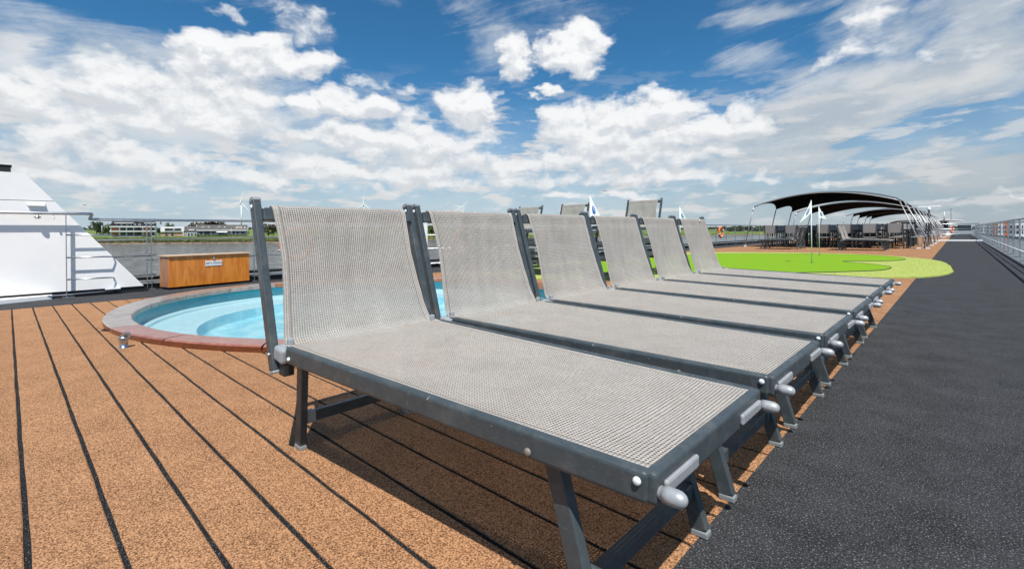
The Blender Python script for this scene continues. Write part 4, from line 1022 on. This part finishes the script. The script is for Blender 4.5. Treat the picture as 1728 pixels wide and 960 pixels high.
MB().box((0, 4, 1.6), (w_, 8, 3.2)).build('wall', GREYW, tr2)
MB().prism([(-hw - .4, -.9, 3.15), (-hw - .4, 9, 3.15), (-hw - .4, 4, 6.35)], (w_ + .8, 0, 0)).build('roof', SLATE, tr2)
MB().box((0, -.95, 3.2), (w_ + .4, .25, .45)).build('gutter_board', RENDER, tr2)
for x, w, h_ in ((-10.0, 1.6, 1.6), (-7.2, 2.8, 1.9), (-4.2, 1.2, 1.7), (-.6, 3.6, 1.6), (5.6, 1.2, 1.9), (7.6, 1.4, 1.2), (10.2, 2.0, 1.4)): window(tr2, x, 1.75, w, h_)
MB().prism([(-2.6, -.3, 2.75), (-2.6, -2.0, 2.15), (-2.6, -2.0, 2.02), (-2.6, -.3, 2.62)], (5.2, 0, 0)).build('awning', RENDER, tr2)
for x in (-9.2, -6.5, -1.6, 1.2): MB().box((x, 1.2, 4.65), (1.0, .3, .9), 0, Matrix.Rotation(.57, 3, 'X')).build('skylight', RENDER, tr2)
MB().box((8.2, .9, 4.7), (3.0, 1.4, 1.2)).build('dormer', RENDER, tr2); MB().box((8.2, .18, 4.7), (2.4, .1, .7)).build('pane', PALEBR, tr2); MB().box((11, 1.3, 4.6), (.9, .6, .9)).build('skylight', RENDER, tr2)
rd2 = random.Random(4)
mb = MB()
for i in range(900):
    x = rd2.uniform(-hw, hw); p = Vector((x, -2.4 + rd2.uniform(-1, .6), rd2.uniform(.05, .9))); a = Vector((rd2.gauss(0, 1), rd2.gauss(0, 1), rd2.gauss(0, 1))).normalized()*.24; b = a.orthogonal().normalized()*.2; mb.poly([p + a, p + b, p - a, p - b])
o = mb.build('garden_hedge', LEAF[1]); o.matrix_world = tr2.matrix_world.copy(); o['kind'] = 'stuff'
for i, px in enumerate((172, 418, 390)):
    t_ = thing('lamp_post', ('white lamp post standing among the left trees', 'thin lamp post at the right end of the terrace', 'white pole in front of the terrace house')[i], 'lamp post'); t_.matrix_world = env_matrix(env(px, 255, -3.8)); MB().tube([(0, 0, 0), (0, 0, (6.0, 5.0, 4.3)[i])], .09, 6).build('pole', RENDER, t_); MB().box((.3, 0, (6.0, 5.0, 4.3)[i]), (.9, .3, .14)).build('lamp_head', GREYW, t_)
# right hand waterfront
FRONT = [(1740, 330, 18, 13, 401, WHITE, 'white waterfront building with dark windows at the right picture edge'), (1723, 360, 13, 12, 400, RENDER, 'pale waterfront block beside the one at the edge'), (1710, 390, 10, 12, 399, GREYW, 'grey waterfront block between white ones'),
         (1700, 410, 6, 11.5, 398, ORANGE, 'narrow orange tower on the right waterfront'), (1691, 430, 9, 10, 397.5, RENDER, 'white waterfront house left of the orange tower'), (1681, 470, 7, 9, 397, BRICK, 'brown brick waterfront house'), (1671, 520, 10, 8, 396, GREYW, 'low grey waterfront block'), (1660, 600, 10, 6.5, 394, RENDER, 'small far waterfront building near the vanishing point')]
for (px, D, w, hpx, yb, mm, lb) in FRONT:
    t_, u = house_root('waterfront_building', lb, 'building', px, D, yb, 'buildings on the right waterfront')
    top = yb - (386.2 - hpx); h_ = (hpx + yb - 386.2 - 1)*u; w2 = w*u
    MB().box((0, 4, h_/2), (w2, 8, h_)).build('wall', mm, t_); MB().box((0, 4, h_ + .15), (w2 + .4, 8.4, .3)).build('roof', SLATE, t_)
    for i in range(2):
        for z in (.32, .68): window(t_, (i - .5)*w2*.5, h_*z, w2*.26, h_*.17, 0, RENDER if mm is not RENDER else GREYW)
mb = MB(); q = [env(px, D, WZ + 1.5) for px, D in ((1900, 260), (1760, 318), (1735, 335), (1700, 400), (1670, 510), (1650, 640), (1640, 1500))]; A = [mb.b.verts.new(p) for p in q]; B = [mb.b.verts.new(p - NE*2.5) for p in q]; Cc = [mb.b.verts.new(p + RE*900 + FE*300) for p in q]
for k_ in range(len(q) - 1): mb.b.faces.new((A[k_], A[k_ + 1], B[k_ + 1], B[k_])); mb.b.faces.new((A[k_], A[k_ + 1], Cc[k_ + 1], Cc[k_]))
struct('quay', mb, ROADM)

# ------------------------------------------------------------------ wind turbines
TBG = 'wind turbines on the horizon'
for (px, yh, D, bl_, a0, lb) in ((407.5, 341, 1500, 21, .25, 'white wind turbine left of the first backrest'), (614, 345, 1700, 17, .02, 'white wind turbine showing above the nearest backrest'), (780, 349.5, 1900, 14, .75, 'white wind turbine showing above the second backrest')):
    u = D/F_PX; zb = -4.2; zh = (386.2 - yh)*u
    t_ = thing('wind_turbine', lb, 'wind turbine', group=TBG); t_.matrix_world = env_matrix(env(px, D, zb)); hh = zh - zb
    MB().tube([(0, 0, 0), (0, 0, hh)], 2.6, 10, r1=1.5).build('tower', TURB, t_)
    MB().box((0, 1, hh), (3.6, 9, 3.6), .8).build('nacelle', TURB, t_)
    MB().lathe([(0, -2.2), (1.5, -1.2), (1.9, 0), (1.9, 1.5)], (0, -4.5, hh), (0, 1, 0), 12).build('hub', TURB, t_)
    for k_ in range(3):
        a = a0 + 2*PI*k_/3; L_ = bl_*u; e = Vector((math.sin(a), 0, math.cos(a))); c = Vector((e.z, 0, -e.x)); p = Vector((0, -4.8, hh))
        mb = MB(); mb.prism([p - c*1.2, p + e*L_*.18 - c*2.0, p + e*L_ - c*.3, p + e*L_ + c*.3, p + e*L_*.18 + c*1.6, p + c*1.2], (0, .7, 0)); mb.build('blade', TURB, t_)
# gulls
for (px, py, D, lb) in ((1021, 323, 60, 'tiny dark gull high over the middle of the deck'), (143, 346.5, 60, 'tiny dark gull near the white casing')):
    p = EYEP + ray(px, py)*D; mb = MB()
    for s in (1, -1): mb.prism([p, p + RE*.16*s + NE*.07, p + RE*.30*s + NE*.02, p + RE*.15*s + NE*.03 + FE*.08], (0, .02, -.012))
    mb.box(p, (.08, .22, .05), .01); o = mb.build('gull', RUBBER); tag(o, lb, 'bird')
bpy.context.view_layer.update()
